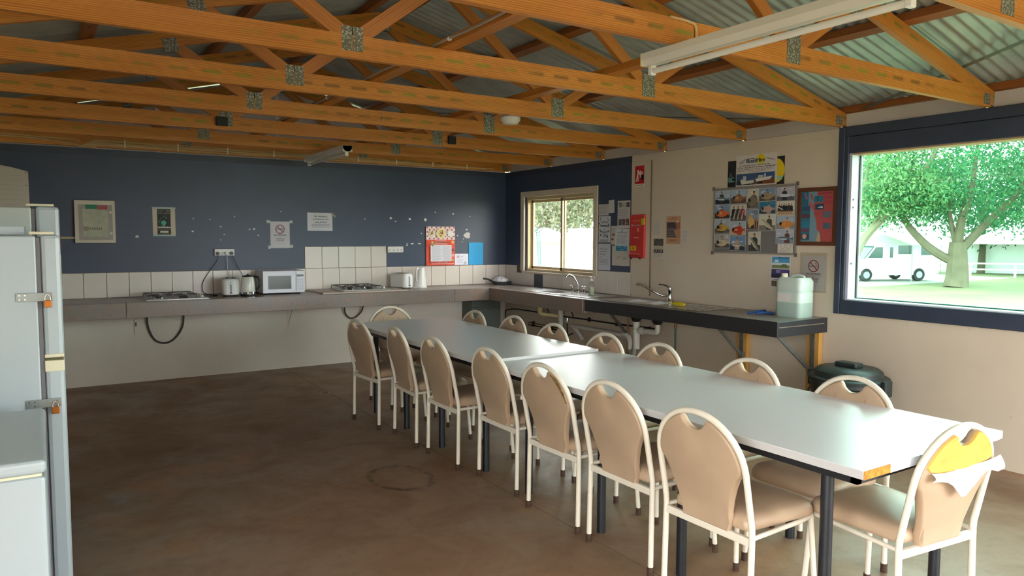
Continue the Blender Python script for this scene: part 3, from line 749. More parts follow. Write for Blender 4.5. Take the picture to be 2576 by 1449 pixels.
# ================================================================ appliances
def toaster(label, loc, rz, lever_col):
    t = empty('toaster', loc, rz); tag(t, label, 'toaster', 'white toasters')
    W, D, H = 0.165, 0.265, 0.185      # x across slots, y long
    MB().loft([rr(W - 0.02, D - 0.02, 0.04, 0.014), rr(W, D, 0.045, 0.024), rr(W, D, 0.045, H - 0.03), rr(W - 0.02, D - 0.02, 0.045, H - 0.006), rr(W - 0.04, D - 0.04, 0.04, H)]).build('body', M['white_plastic'], t, smooth=True)
    for s in (-1, 1): MB().box(s * 0.030 - 0.014, s * 0.030 + 0.014, -0.085, 0.085, H - 0.001, H + 0.0015).build('slot', M['black'], t)
    p = MB().prism([(0.022 * math.cos(a) , 0.105 + (0.035 if math.sin(a) > 0 else -0.035) + 0.022 * math.sin(a)) for a in [2 * PI * i / 20 for i in range(20)]], -D / 2 - 0.003, -D / 2 + 0.002, 'y').build('lever_panel', mat('toaster_panel', lever_col, 0.4), t)
    MB().box(-0.004, 0.004, -D / 2 - 0.005, -D / 2 - 0.003, 0.055, 0.150).build('lever_slot', M['black'], p)
    MB().box(-0.018, 0.018, -D / 2 - 0.022, -D / 2 - 0.003, 0.128, 0.142).build('lever', M['white_plastic'], p, bevel=0.003)
    MB().lathe([(0.011, -D / 2 - 0.012), (0.011, -D / 2 + 0.004)], (0, 0, 0.042), 12, axis='y').build('dial', mat('toaster_dial', '#5d5d62', 0.4), t)
    for sx in (-1, 1):
        for sy in (-1, 1): MB().lathe([(0.010, 0.0), (0.012, 0.015)], (sx * 0.05, sy * 0.09, 0), 8).build('foot', M['black'], t)
toaster('small white toaster with a grey dial beside the cream kettle', (-3.575, -0.285, BH), math.radians(-8), '#d6dbe0')
toaster('white toaster at the right end of the pale hob board', (-1.590, -0.175, BH), math.radians(22), '#b9bcc6')

def kettle_modern():
    k = empty('kettle', (-3.420, -0.395, BH)); tag(k, 'cream electric kettle with a black and chrome base beside the microwave', 'kettle')
    MB().lathe([(0.074, 0.0), (0.076, 0.004), (0.075, 0.018), (0.06, 0.022)], (0, 0, 0), 24).build('power_base', M['black'], k, smooth=True)
    bd_ = mat('cream_kettle', '#dcdcd0', 0.18)
    MB().lathe([(0.072, 0.0225), (0.073, 0.045)], (0, 0, 0), 24).build('chrome_band', M['chrome'], k, smooth=True)
    b = MB().lathe([(0.072, 0.0455), (0.073, 0.07), (0.068, 0.14), (0.060, 0.190), (0.056, 0.200)], (0, 0, 0), 24).build('body', bd_, k, smooth=True)
    MB().lathe([(0.056, 0.2005), (0.053, 0.210), (0.03, 0.216), (0.012, 0.217), (0.010, 0.226), (0.003, 0.228)], (0, 0, 0), 20).build('lid', M['black'], k, smooth=True)
    MB().tube(smoothline([(0.045, -0.02, 0.200), (0.085, -0.035, 0.198), (0.105, -0.045, 0.165), (0.102, -0.044, 0.10), (0.070, -0.03, 0.065)], 5), 0.010, 8).build('handle', M['black'], k, smooth=True)
    MB().prism([(-0.02, 0.0), (0.02, 0.0), (0.012, 0.045), (-0.012, 0.045)], 0.145, 0.198, 'z').build('spout', bd_, k).location = (-0.052, 0.02, 0)
kettle_modern()
def kettle_jug():
    k = empty('kettle', (-1.335, -0.155, BH), math.radians(35)); tag(k, 'tall white jug kettle standing against the tiles below the red menu', 'kettle')
    def ring(z, w, d, ox=0.0): return [(x + ox, y, zz) for x, y, zz in rr(w, d, min(w, d) * 0.42, z, 6)]
    MB().loft([ring(0.0, 0.17, 0.15), ring(0.012, 0.175, 0.155), ring(0.02, 0.16, 0.14)]).build('power_base', M['white_plastic'], k, smooth=True)
    MB().loft([ring(0.0205, 0.155, 0.135), ring(0.08, 0.145, 0.128), ring(0.17, 0.118, 0.112, 0.006), ring(0.235, 0.095, 0.10, 0.012), ring(0.245, 0.085, 0.09, 0.012)]).build('body', M['white_plastic'], k, smooth=True)
    MB().tube(smoothline([(-0.035, 0, 0.238), (-0.075, 0, 0.232), (-0.085, 0, 0.18), (-0.085, 0, 0.11), (-0.062, 0, 0.075)], 5), 0.012, 8).build('handle', M['white_plastic'], k, smooth=True)
    MB().box(0.035, 0.078, -0.016, 0.016, 0.205, 0.243).build('spout', M['white_plastic'], k, bevel=0.008)
    MB().box(-0.072, -0.069, -0.012, 0.012, 0.085, 0.20).build('water_gauge', mat('grey_gauge', '#a9a39d', 0.3), k)
kettle_jug()

def microwave():
    W, D, H = 0.445, 0.30, 0.252
    m = empty('microwave', (-3.255, -0.345, BH)); tag(m, 'white microwave oven with dark window and keypad on the brown bench', 'microwave')
    wh = mat('microwave_white', '#dfe0e8', 0.3)
    MB().box(0.0, W, 0.015, D, 0.012, H).build('case', wh, m, bevel=0.006)
    d = MB().box(0.0, W * 0.785, 0.0, 0.0145, 0.014, H - 0.002).build('door', wh, m, bevel=0.004)
    MB().box(0.055, 0.300, -0.0015, 0.0005, 0.055, H - 0.055).build('door_window', mat('dark_mesh_window', '#3c423f', 0.15), d)
    p = MB().box(W * 0.79, W, 0.0, 0.0145, 0.014, H - 0.002).build('control_panel', wh, m, bevel=0.004)
    MB().box(W * 0.81, W - 0.012, -0.0012, 0.0003, 0.185, 0.208).build('display', mat('lcd_dark', '#22303a', 0.2), p)
    for r in range(6):
        for c in range(3): MB().box(W * 0.815 + c * 0.026, W * 0.815 + c * 0.026 + 0.018, -0.001, 0.0003, 0.045 + r * 0.021, 0.045 + r * 0.021 + 0.011).build('button', mat('keypad_grey', '#b9bcc9', 0.5), p)
    for x in (0.05, W - 0.05):
        for y in (0.05, D - 0.04): MB().lathe([(0.014, 0.0), (0.016, 0.0125)], (x, y, 0), 8).build('foot', M['black'], m)
microwave()

# frying pan with a plastic bag in the corner
fp = empty('frying_pan', (-0.150, -0.150, BH)); tag(fp, 'grey frying pan with black handle in the bench corner', 'pan')
MB().lathe([(0.095, 0.0), (0.105, 0.004), (0.128, 0.042), (0.131, 0.043), (0.108, 0.008), (0.09, 0.005)], (0, 0, 0), 28).build('pan_body', mat('grey_pan', '#5c6468', 0.35, 0.3), fp, smooth=True)
MB().tube(smoothline([(-0.115, -0.02, 0.035), (-0.16, -0.03, 0.048), (-0.24, -0.045, 0.078), (-0.31, -0.06, 0.088)], 5), [0.009] * 6 + [0.012] * 6 + [0.013] * 4, 8).build('handle', M['black'], fp, smooth=True)
bg_ = MB(); rng = random.Random(3)
rings = []
for i, (r, z) in enumerate(((0.085, 0.0), (0.105, 0.012), (0.100, 0.035), (0.075, 0.058), (0.035, 0.068), (0.006, 0.070))):
    rings.append([(r * (1 + 0.22 * rng.uniform(-1, 1)) * math.cos(2 * PI * j / 22), r * 0.85 * (1 + 0.22 * rng.uniform(-1, 1)) * math.sin(2 * PI * j / 22), z + 0.009 * rng.uniform(-1, 1) * (i > 0)) for j in range(22)])
bg_.loft(rings)
bo = bg_.build('plastic_bag', mat('white_plastic_bag', '#e4dedd', 0.3), None, smooth=True, auto=35); bo.location = (-0.165, -0.145, BH + 0.036); tag(bo, 'crumpled white plastic bag sitting in the frying pan', 'bag')

# ================================================================ outlets and leads
def outlet(label, x0, x1, z0, z1):
    o = empty('power_outlet', ((x0 + x1) / 2, 0, (z0 + z1) / 2)); tag(o, label, 'power outlet', 'four-gang power outlets on the navy wall')
    w = x1 - x0; h = z1 - z0
    MB().box(-w / 2, w / 2, -0.034, -0.0005, -h / 2, h / 2).build('housing', M['white_plastic'], o, bevel=0.004)
    for k in range(4):
        cx = -w / 2 + w * (k + 0.5) / 4
        MB().box(cx - 0.006, cx + 0.006, -0.0375, -0.0335, h * 0.18, h * 0.38).build('switch', M['white_plastic'], o)
        f = MB().lathe([(0.017, -0.0352), (0.017, -0.0335)], (cx, 0, -h * 0.14), 14, axis='y').build('socket_face', mat('socket_face', '#cfccc6', 0.4), o)
        for a in (-0.55, 0.55): MB().box(-0.001, 0.001, -0.0358, -0.0350, -0.004, 0.004, mtx=Matrix.Translation((cx + 0.006 * (1 if a > 0 else -1), 0, -h * 0.14 + 0.003)) @ Matrix.Rotation(a, 4, 'Y')).build('pin_hole', M['black'], f)
    return o
outlet('white four-gang outlet with plugs above the first toaster', -3.672, -3.472, 1.282, 1.354)
outlet('white four-gang outlet without plugs at the end of the raised tiles', -1.700, -1.496, 1.300, 1.372)
def lead(label, px, col, pts):
    l = empty('power_lead', (px, -0.036, 1.308)); tag(l, label, 'power lead', 'plugged leads')
    MB().lathe([(0.017, -0.03), (0.018, -0.012), (0.017, 0.0)], (0, 0, 0), 12, axis='y').build('plug', mat('plug_' + col, col, 0.4), l, smooth=True)
    q = [Vector(p) - Vector((px, -0.036, 1.308)) for p in pts]
    MB().tube(smoothline([Vector((0, -0.025, -0.012))] + q, 5), 0.0035, 6).build('cord', mat('plug_' + col, col, 0.4), l, smooth=True)
lead('black lead from the outlet hanging in a curve to beside the first hob', -3.645, '#17171a', [(-3.66, -0.05, 1.22), (-3.74, -0.03, 1.10), (-3.80, -0.03, 0.99), (-3.795, -0.05, 0.90), (-3.74, -0.12, 0.876), (-3.70, -0.22, 0.875), (-3.76, -0.30, 0.876)])
lead('white lead from the outlet to the first toaster', -3.555, '#dedbd4', [(-3.550, -0.045, 1.24), (-3.545, -0.03, 1.14), (-3.535, -0.05, 1.07), (-3.54, -0.09, 1.00)])
lead('black lead from the outlet to the cream kettle', -3.505, '#1a1a1d', [(-3.475, -0.05, 1.23), (-3.43, -0.06, 1.13), (-3.40, -0.10, 1.05), (-3.395, -0.20, 0.95), (-3.40, -0.30, 0.90)])
ex = MB()
for k in range(3): ex.tube(smoothline([(-1.52 + 0.03 * k, -0.20 - 0.02 * k, BH + 0.005 + 0.004 * k), (-1.47, -0.13, BH + 0.012 + 0.01 * k), (-1.43, -0.20 + 0.02 * k, BH + 0.006), (-1.47 + 0.02 * k, -0.28, BH + 0.005), (-1.51, -0.24, BH + 0.006)], 5), 0.0035, 6)
tag(ex.build('coiled_lead', M['white_plastic'], smooth=True), 'white lead coiled on the bench between the second toaster and the jug kettle', 'power lead')
eb = MB(); eb.tube(smoothline([(-3.81, -0.30, BH + 0.006), (-3.77, -0.20, BH + 0.012), (-3.70, -0.23, BH + 0.006), (-3.72, -0.33, BH + 0.006), (-3.80, -0.36, BH + 0.007)], 5), 0.004, 6)
tag(eb.build('coiled_lead', M['black'], smooth=True), 'black lead coiled on the bench beside the first hob', 'power lead')

# gas hoses under the bench
GH = mat('rubber_gas_hose', '#4a4038', 0.7)
o = MB().tube(smoothline([(-4.335, -0.10, 0.84), (-4.340, -0.05, 0.70), (-4.330, -0.03, 0.56), (-4.275, -0.03, 0.43), (-4.18, -0.03, 0.385), (-4.085, -0.03, 0.425), (-4.01, -0.03, 0.54), (-3.995, -0.05, 0.68), (-3.99, -0.10, 0.84)], 6), 0.0095, 8).build('gas_hose', GH, smooth=True); tag(o, 'grey rubber gas hose looping deep below the first hob', 'hose')
o = MB().tube(smoothline([(-2.27, -0.10, 0.84), (-2.255, -0.05, 0.62), (-2.20, -0.03, 0.54), (-2.15, -0.03, 0.528), (-2.09, -0.03, 0.555), (-2.035, -0.05, 0.64), (-2.03, -0.10, 0.84)], 6), 0.0095, 8).build('gas_hose', GH, smooth=True); tag(o, 'short rubber gas hose loop below the second hob', 'hose')
o = box('wall_switch', -4.455, -4.425, -0.014, -0.0005, 0.49, 0.64, mat('old_switch_plate', '#d2c7b4', 0.5), bevel=0.003); tag(o, 'narrow cream switch plate below the bench left of the long gas hose', 'switch')
box('rocker', -4.446, -4.434, -0.018, -0.0135, 0.575, 0.615, M['black'], o)

# ================================================================ fridges (left edge of the picture)
HZ = M['zinc']; BRASS = mat('brass_padlock', '#a8662a', 0.35, 0.7)
def hasp(par, xs, z, y, tilt=0):
    h = MB().box(xs, xs + 0.120, y - 0.004, y - 0.001, z - 0.018, z + 0.016).build('hasp', HZ, par, bevel=0.001)
    for dx, dz in ((0.012, 0.007), (0.03, 0.007), (0.03, -0.009), (0.012, -0.009)): MB().lathe([(0.003, y - 0.0055), (0.003, y - 0.004)], (xs + dx, 0, z + dz), 8, axis='y').build('rivet', M['chrome'], h)
    return h
def padlock(label, x, y, z):
    p = empty('padlock', (x, y, z)); tag(p, label, 'padlock', 'brass padlocks on the near fridge')
    MB().box(-0.013, 0.013, -0.010, 0.003, -0.028, 0.0).build('body', BRASS, p, bevel=0.002)
    MB().tube(smoothline([(-0.009, -0.004, -0.002), (-0.009, -0.004, 0.012), (0.0, -0.004, 0.022), (0.009, -0.004, 0.012), (0.009, -0.004, -0.002)], 4), 0.0025, 6).build('shackle', M['chrome'], p, smooth=True)
def fridge(label, y0, y1, h, split, xc, xd, side_m):
    f = empty('fridge', ((XL + xc) / 2, (y0 + y1) / 2, 0)); tag(f, label, 'fridge')
    ox, oy = f.location.x, f.location.y
    B = lambda n, x0, x1, ya, yb, z0, z1, m, bev=0.0, par=None: MB().box(x0 - ox, x1 - ox, ya - oy, yb - oy, z0, z1).build(n, m, par or f, bevel=bev)
    B('cabinet', XL + 0.04, xc, y0, y1, 0.02, h - 0.005, side_m, 0.006)
    B('gasket', xc + 0.001, xc + 0.014, y0 + 0.010, y1 - 0.010, 0.06, h - 0.012, M['grey_rubber'])
    d1 = B('door', xc + 0.015, xd, y0 + 0.002, y1 - 0.002, split + 0.006, h, M['white_app'], 0.016)
    d2 = B('door', xc + 0.015, xd, y0 + 0.002, y1 - 0.002, 0.06, split - 0.006, M['white_app'], 0.016)
    B('door_cap', xc + 0.0148, xd - 0.001, y0 + 0.001, y1 - 0.001, split + 0.0055, split + 0.020, M['cream_plastic'], 0.003, d1)
    B('door_cap', xc + 0.0148, xd - 0.001, y0 + 0.001, y1 - 0.001, split - 0.050, split - 0.0055, M['cream_plastic'], 0.003, d2)
    B('hinge_cover', xc - 0.02, xd - 0.02, y0 + 0.004, y0 + 0.06, h + 0.0005, h + 0.012, M['cream_plastic'], 0.003)
    B('plinth', XL + 0.06, xc, y0 + 0.02, y1 - 0.02, 0.0, 0.02, M['black'])
    return f, ox, oy, d1
f1, ox, oy, d1 = fridge('white two-door fridge locked with two hasps, nearest the camera', -4.90, -4.30, 1.500, 1.010, -5.229, -5.147, M['white_app'])
hasp(f1, -5.300 - ox, 1.258, -4.90 - oy); hasp(f1, -5.283 - ox, 0.838, -4.90 - oy)
padlock('brass padlock on the upper hasp of the near fridge', -5.196, -4.911, 1.245)
padlock('brass padlock on the lower hasp of the near fridge', -5.184, -4.911, 0.822)
f2, ox, oy, d2 = fridge('second fridge behind the near fridge with stickers on its door', -4.20, -3.55, 1.632, 1.08, -5.246, -5.135, mat('shaded_fridge_side', '#b3b9b2', 0.4))  # shade on the cabinet side is put into its grey colour
rng = random.Random(5)
for k in range(16):
    y = -4.19 + 0.08 * (k % 4) + rng.uniform(0, 0.02); z = 1.52 - 0.09 * (k // 4) + rng.uniform(-0.01, 0.01)
    MB().box(-5.1345 - ox, -5.133 - ox, y - oy, y + 0.06 - oy, z, z + 0.07).build('sticker', ink(rng.choice(['#7a2f2a', '#8b7a4a', '#3d4c63', '#8f3b52', '#b7a98c', '#42573f'])), d2)
tr = empty('tray', (-5.50, -4.62, 1.5005)); tag(tr, 'white plastic tray lying on top of the near fridge', 'tray')
MB().box(-0.30, 0.235, -0.20, 0.22, 0.0, 0.008).build('tray_base', M['white_app'], tr); 
for a in ((-0.30, 0.235, -0.20, -0.19), (-0.30, 0.235, 0.21, 0.22), (-0.30, -0.29, -0.19, 0.21), (0.225, 0.235, -0.19, 0.21)): MB().box(*a, 0.0082, 0.030).build('tray_rim', M['white_app'], tr)
cf = empty('chest_freezer', (-5.6, -5.43, 0)); tag(cf, 'white chest freezer in front of the near fridge', 'freezer')
MB().box(-0.33, 0.380, -0.375, 0.380, 0.03, 0.800).build('cabinet', M['white_app'], cf, bevel=0.012)
MB().box(-0.32, 0.370, -0.365, 0.370, 0.8005, 0.808).build('gasket', M['cream_plastic'], cf)
MB().box(-0.33, 0.382, -0.378, 0.382, 0.8085, 0.850).build('lid', M['white_app'], cf, bevel=0.014, seg=3)
MB().box(-0.32, 0.37, -0.36, 0.36, 0.0, 0.0295).build('plinth', M['black'], cf)
# cream wall unit behind the fridges
wu = empty('wall_heater', (-5.60, 0, 1.74)); tag(wu, 'cream louvred wall unit with an arched top on the navy wall behind the fridges', 'wall unit')
top = [(-0.30, 0.0), (0.303, 0.0), (0.300, 0.345)] + [(0.300 - 0.6 * i / 12, 0.345 + 0.055 * math.sin(PI * i / 12)) for i in range(1, 12)] + [(-0.30, 0.345)]
WU = mat('beige_unit', '#cbbfb0', 0.5)
MB().prism(top, -0.085, -0.0005, 'y').build('case', WU, wu, bevel=0.004)
for k in range(7): MB().box(-0.28, 0.245, -0.0875, -0.0852, 0.035 + 0.045 * k, 0.0368 + 0.045 * k).build('louvre_line', mat('unit_line', '#a99c8c', 0.6), wu)
for z in (0.335, 0.215): MB().lathe([(0.007, -0.0885), (0.007, -0.085)], (0.283, 0, z), 10, axis='y').build('screw', M['zinc'], wu)
# switchboard
sb = empty('switchboard', (-4.769, 0, 1.421)); tag(sb, 'cream framed switchboard box with green and red stickers on the navy wall', 'switchboard')
CW = mat('switchboard_cream', '#d8cab8', 0.5)
MB().box(-0.1735, 0.1735, -0.055, -0.0005, 0.0, 0.414).build('box', CW, sb, bevel=0.004)
dr = MB().box(-0.138, 0.150, -0.0585, -0.0552, 0.028, 0.372).build('door', mat('smoky_door', '#9c948a', 0.25), sb)
MB().box(-0.105, 0.112, -0.0605, -0.0587, 0.060, 0.338).build('label_sheet', mat('sb_sheet', '#b9b79e', 0.5, 0, 0.5, 0.25, 25), dr)
MB().box(-0.080, 0.020, -0.0618, -0.0606, 0.330, 0.372).build('green_sticker', ink('#1f7a5a'), dr)
MB().box(0.022, 0.108, -0.0618, -0.0606, 0.326, 0.366).build('red_sticker', ink('#a8484e'), dr)
for z in (0.095, 0.300): MB().lathe([(0.013, -0.066), (0.013, -0.0587)], (0.134, 0, z), 14, axis='y').build('catch', CW, dr)
for k in range(6): MB().box(-0.045 + 0.018 * k, -0.034 + 0.018 * k, -0.0618, -0.0606, 0.128, 0.150).build('breaker', mat('breaker_brown', '#6d6450', 0.5), dr)
MB().box(-0.100, -0.055, -0.0618, -0.0606, 0.118, 0.160).build('breaker', mat('breaker_tan', '#93816a', 0.5), dr)
o = MB().tube([(-5.40, -0.02, 1.470), (-4.944, -0.02, 1.470)], 0.012, 10).build('conduit', mat('cream_conduit', '#cbb894', 0.5), smooth=True); tag(o, 'cream conduit running into the left side of the switchboard', 'conduit')
# fluorescent battens
def batten(label, x, y0, y1, z, tube_on_left):
    f = empty('fluorescent_light', (x, (y0 + y1) / 2, z)); tag(f, label, 'light fitting', 'fluorescent battens')
    L = abs(y1 - y0) / 2
    FW = mat('batten_white', '#dcd6cc', 0.4)
    MB().prism([(-0.045, 0.075), (0.045, 0.075), (0.045, 0.045), (0.020, 0.022), (-0.020, 0.022), (-0.045, 0.045)], -L, L, 'y').build('body', FW, f)
    for s in (-1, 1):
        MB().box(-0.047, 0.047, s * L - (0.006 if s > 0 else 0), s * L + (0.006 if s < 0 else 0), 0.018, 0.076).build('end_cap', M['cream_plastic'], f)
        MB().box(-0.016, 0.016, s * (L - 0.03) - 0.012, s * (L - 0.03) + 0.012, -0.022, 0.022).build('lamp_holder', M['white_plastic'], f, bevel=0.004)
    MB().tube([(0, -L + 0.035, -0.004), (0, L - 0.035, -0.004)], 0.0135, 12).build('tube', mat('unlit_tube', '#e4e1da', 0.25), f, smooth=True)
batten('long white fluorescent batten under the trusses nearest the camera', -2.800, -5.700, -6.960, 2.269, True)
batten('short-looking white fluorescent batten under the trusses near the navy wall', -2.770, -0.42, -1.62, 2.269, True)
# ================================================================ dining chairs
HW = 0.215
def lean(z): return -0.085 * max(0.0, (z - 0.42) / 0.43)
def arch_pts():
    """centre line of the back hoop in (y, z), left side bottom to right side bottom"""
    pts = [(-HW, 0.40), (-HW, 0.43), (-HW, 0.50), (-HW, 0.57), (-HW, 0.635)]
    for i in range(1, 20):
        a = PI - PI * i / 20
        pts.append((HW * math.cos(a), 0.635 + 0.203 * math.sin(a)))
    pts += [(HW, 0.635), (HW, 0.57), (HW, 0.50), (HW, 0.43), (HW, 0.40)]
    return pts
def pad_outline():
    """upholstered back: follows the hoop at the top, hand hole under its crown, narrows to the seat"""
    R = HW - 0.013; Rz = 0.203 - 0.013
    left = []
    for a in (176, 168, 158, 148, 138, 128, 118, 109):
        left.append((R * math.cos(math.radians(a)), 0.635 + Rz * math.sin(math.radians(a))))
    hole = [(-0.055, 0.806), (-0.047, 0.791), (-0.034, 0.779), (-0.018, 0.771), (0, 0.769), (0.018, 0.771), (0.034, 0.779), (0.047, 0.791), (0.055, 0.806)]
    right = [(-y, z) for y, z in left[::-1]]
    lowr = [(0.196, 0.630), (0.178, 0.605), (0.158, 0.565), (0.140, 0.515), (0.126, 0.465), (0.118, 0.42), (0.113, 0.387)]
    lowl = [(-y, z) for y, z in lowr[::-1]]
    return left + hole + right + lowr + lowl
def pad_mesh():
    ol = pad_outline(); bm = bmesh.new()
    f0 = [bm.verts.new((lean(z) - 0.016, y, z)) for y, z in ol]
    f1 = [bm.verts.new((lean(z) + 0.018, y, z)) for y, z in ol]
    n = len(ol)
    bm.faces.new(f0); bm.faces.new(f1[::-1])
    for i in range(n):
        j = (i + 1) % n; bm.faces.new((f0[i], f1[i], f1[j], f0[j]))
    bmesh.ops.recalc_face_normals(bm, faces=bm.faces)
    ed = [e for e in bm.edges if (e.verts[0] in f0 and e.verts[1] in f0) or (e.verts[0] in f1 and e.verts[1] in f1)]
    bmesh.ops.bevel(bm, geom=ed, offset=0.009, segments=3, affect='EDGES', profile=0.5)
    me = bpy.data.meshes.new('backrest'); bm.to_mesh(me); bm.free(); me.materials.append(M['vinyl'])
    me.polygons.foreach_set('use_smooth', [True] * len(me.polygons)); me.set_sharp_from_angle(angle=math.radians(50))
    return me
def seat_mesh():
    def outline(sc, n=10):
        pts = []; rw, fw, x0, x1 = 0.188, 0.212, 0.012, 0.437
        cx = 0.22
        def corner(c, r, a0, a1):
            for i in range(n + 1):
                a = math.radians(a0 + (a1 - a0) * i / n); pts.append((c[0] + r * math.cos(a), c[1] + r * math.sin(a)))
        corner((x1 - 0.09, fw - 0.09), 0.09, 90, 0); corner((x1 - 0.09, -fw + 0.09), 0.09, 0, -90)
        corner((x0 + 0.03, -rw + 0.03), 0.03, -90, -180); corner((x0 + 0.03, rw - 0.03), 0.03, 180, 90)
        return [(cx + (x - cx) * sc, y * sc) for x, y in pts]
    mb = MB()
    rings = []
    for z, sc in ((0.400, 0.95), (0.404, 0.99), (0.418, 1.0), (0.434, 0.99), (0.447, 0.955), (0.456, 0.88), (0.462, 0.72), (0.465, 0.45), (0.466, 0.12)):
        rings.append([(x, y, z - 0.012 * max(0, (x - 0.3) / 0.14) ** 2 * (z > 0.41)) for x, y in outline(sc)])
    mb.loft(rings)
    return mb.data('seat', M['vinyl'], smooth=True, auto=60)
TIPS = {}
def make_chair():
    t = empty('dining_chair')
    link('seat', seat_mesh(), t)
    bk = link('backrest', pad_mesh(), t)
    for s in (-1, 1):
        pts = [(lean(z) + 0.0195, s * y, z) for y, z in ((0.075, 0.755), (0.078, 0.70), (0.070, 0.60), (0.062, 0.50), (0.058, 0.41))]
        MB().tube(smoothline(pts, 4), 0.0018, 5).build('seam', mat('vinyl_seam', '#8f745e', 0.6), bk, smooth=True)
    ap = [(lean(z), y, z) for y, z in arch_pts()]
    MB().tube(ap, 0.0125, 10).build('back_frame', M['frame'], t, smooth=True, auto=70)
    for s in (-1, 1):
        lg = MB().tube([(-0.006, s * (HW + 0.002), 0.036), (0.0, s * HW, 0.40)], 0.0125, 10).build('leg', M['frame'], t, smooth=True, auto=70)
        MB().lathe([(0.0145, 0.0), (0.0150, 0.004), (0.0145, 0.040)], (-0.0065, s * (HW + 0.002), 0.0), 10).build('foot_cap', M['rust'], lg, smooth=True)
        lg = MB().tube([(0.428, s * 0.198, 0.036), (0.408, s * 0.180, 0.385), (0.404, s * 0.178, 0.395)], 0.0115, 10).build('leg', M['frame'], t, smooth=True, auto=70)
        MB().lathe([(0.0140, 0.0), (0.0145, 0.004), (0.0140, 0.040)], (0.4295, s * 0.1985, 0.0), 10).build('foot_cap', M['rust'], lg, smooth=True)
    pts = [(0.0, -HW, 0.392), (0.30, -0.207, 0.392), (0.365, -0.198, 0.392)] + [(0.345 + 0.075 * math.cos(a), (-0.125 if a < 0 else 0.125) + 0.075 * math.sin(a), 0.392) for a in (-1.2, -0.8, -0.4, -0.01, 0.01, 0.4, 0.8, 1.2)] + [(0.365, 0.198, 0.392), (0.30, 0.207, 0.392), (0.0, HW, 0.392)]
    MB().tube(pts, 0.0095, 8).build('seat_frame', M['frame'], t, smooth=True, auto=70)
    MB().box(-0.009, 0.009, -HW, HW, 0.360, 0.392).build('rear_rail', M['frame'], t, bevel=0.003)
    return t
CH = []
ordn = ['farthest from the camera', 'second from the far end', 'third from the far end', 'fourth from the far end', 'fifth from the far end', 'second nearest the camera', 'nearest the camera']
Lrow = [(-3.075, -2.824, 5), (-3.008, -3.422, -3), (-3.003, -4.008, 0), (-2.940, -4.603, 0), (-2.975, -5.217, 1), (-2.980, -5.753, 0), (-3.050, -6.345, 1)]
Rrow = [(-2.085, -2.700, 2), (-2.020, -3.235, 0), (-2.060, -3.850, 0), (-2.080, -4.480, 0), (-2.095, -5.015, -1), (-2.085, -5.690, 1), (-2.075, -6.285, 0)]
proto = make_chair()
def place(x, y, deg, label, grp):
    global proto
    if not CH: c = proto
    else: c = copy_tree(proto)
    c.location = (x, y, 0); c.rotation_euler = (0, 0, math.radians(deg)); tag(c, label, 'chair', grp); CH.append(c); return c
for i, (x, y, a) in enumerate(Lrow):
    ex = '; top seam split' if i == 4 else ''
    place(x, y, a, 'beige vinyl chair on the open-floor side, %s%s' % (ordn[i], ex), 'chairs on the open-floor side')
for i, (x, y, a) in enumerate(Rrow):
    place(x, y, 180 + a, 'beige vinyl chair facing us from the sink side, %s' % ordn[i], 'chairs on the sink side')
place(-2.506, -2.035, -90, 'beige vinyl chair at the far head of the tables, facing the camera', 'chairs at the table ends')
near = place(-2.470, -6.925, 84, 'beige vinyl chair at the near table end, torn back with yellow foam showing', 'chairs at the table ends')
# split seam with foam on the fifth chair of the left row
def kid(o, name): return [c for c in o.children if c.name.split('.')[0] == name][0]
c5 = kid(CH[4], 'backrest')
MB().tube(smoothline([(lean(z) - 0.014, y, z) for y, z in ((-0.085, 0.800), (-0.125, 0.775), (-0.165, 0.725), (-0.190, 0.670))], 4), [0.004] * 3 + [0.008] * 7 + [0.005] * 3, 6).build('split_foam', mat('dirty_foam', '#8a6a3a', 0.9, 0, 0.2, 0.6, 70), c5, smooth=True)
# torn cover of the near chair: foam patch on the rear face and a hanging flap
nb = kid(near, 'backrest')
ol = pad_outline()
top = [(y, z) for y, z in ol if z > 0.715]
yl = min(y for y, z in top); yr = max(y for y, z in top)
poly = [p for p in ol[2:-14] if p[1] > 0.70]
poly = poly + [(0.168, 0.690), (0.06, 0.668), (-0.05, 0.672), (-0.150, 0.690)]
fm = MB()
i0 = fm.addv([(lean(z) - 0.0215, y * 0.985, z - 0.002) for y, z in poly]); i1 = fm.addv([(lean(z) + 0.006, y, z) for y, z in poly]); n = len(poly)
fm.face([i0 + i for i in range(n)]); fm.face([i1 + i for i in range(n)][::-1])
for i in range(n): fm.face([i0 + i, i0 + (i + 1) % n, i1 + (i + 1) % n, i1 + i])
fm.build('exposed_foam', M['foam'], nb, bevel=0.004)
fl_ = MB(); NU, NV = 14, 6; ids = []
for i in range(NU + 1):
    u = i / NU; y = 0.165 - 0.385 * u          # left of the picture is +y in the chair's own frame
    drop = 0.030 + 0.075 * math.exp(-((u - 0.47) / 0.16) ** 2) + 0.022 * math.exp(-((u - 0.95) / 0.1) ** 2)
    ztop = 0.684 - 0.014 * math.sin(PI * u) + 0.020 * u
    row = []
    for j in range(NV + 1):
        v = j / NV; z = ztop - drop * v
        curl = 0.020 + 0.030 * math.sin(v * 2.2) * (0.5 + 0.5 * u) + 0.006 * math.sin(9 * u + 4 * v)
        row.append((lean(z) - 0.006 - curl, y, z))
    ids.append(row)
g = [[fl_.addv([p]) for p in row] for row in ids]; gb = [[fl_.addv([(p[0] + 0.002, p[1], p[2] + 0.001)]) for p in row] for row in ids]
for i in range(NU):
    for j in range(NV):
        fl_.face([g[i][j], g[i + 1][j], g[i + 1][j + 1], g[i][j + 1]]); fl_.face([gb[i][j], gb[i][j + 1], gb[i + 1][j + 1], gb[i + 1][j]])
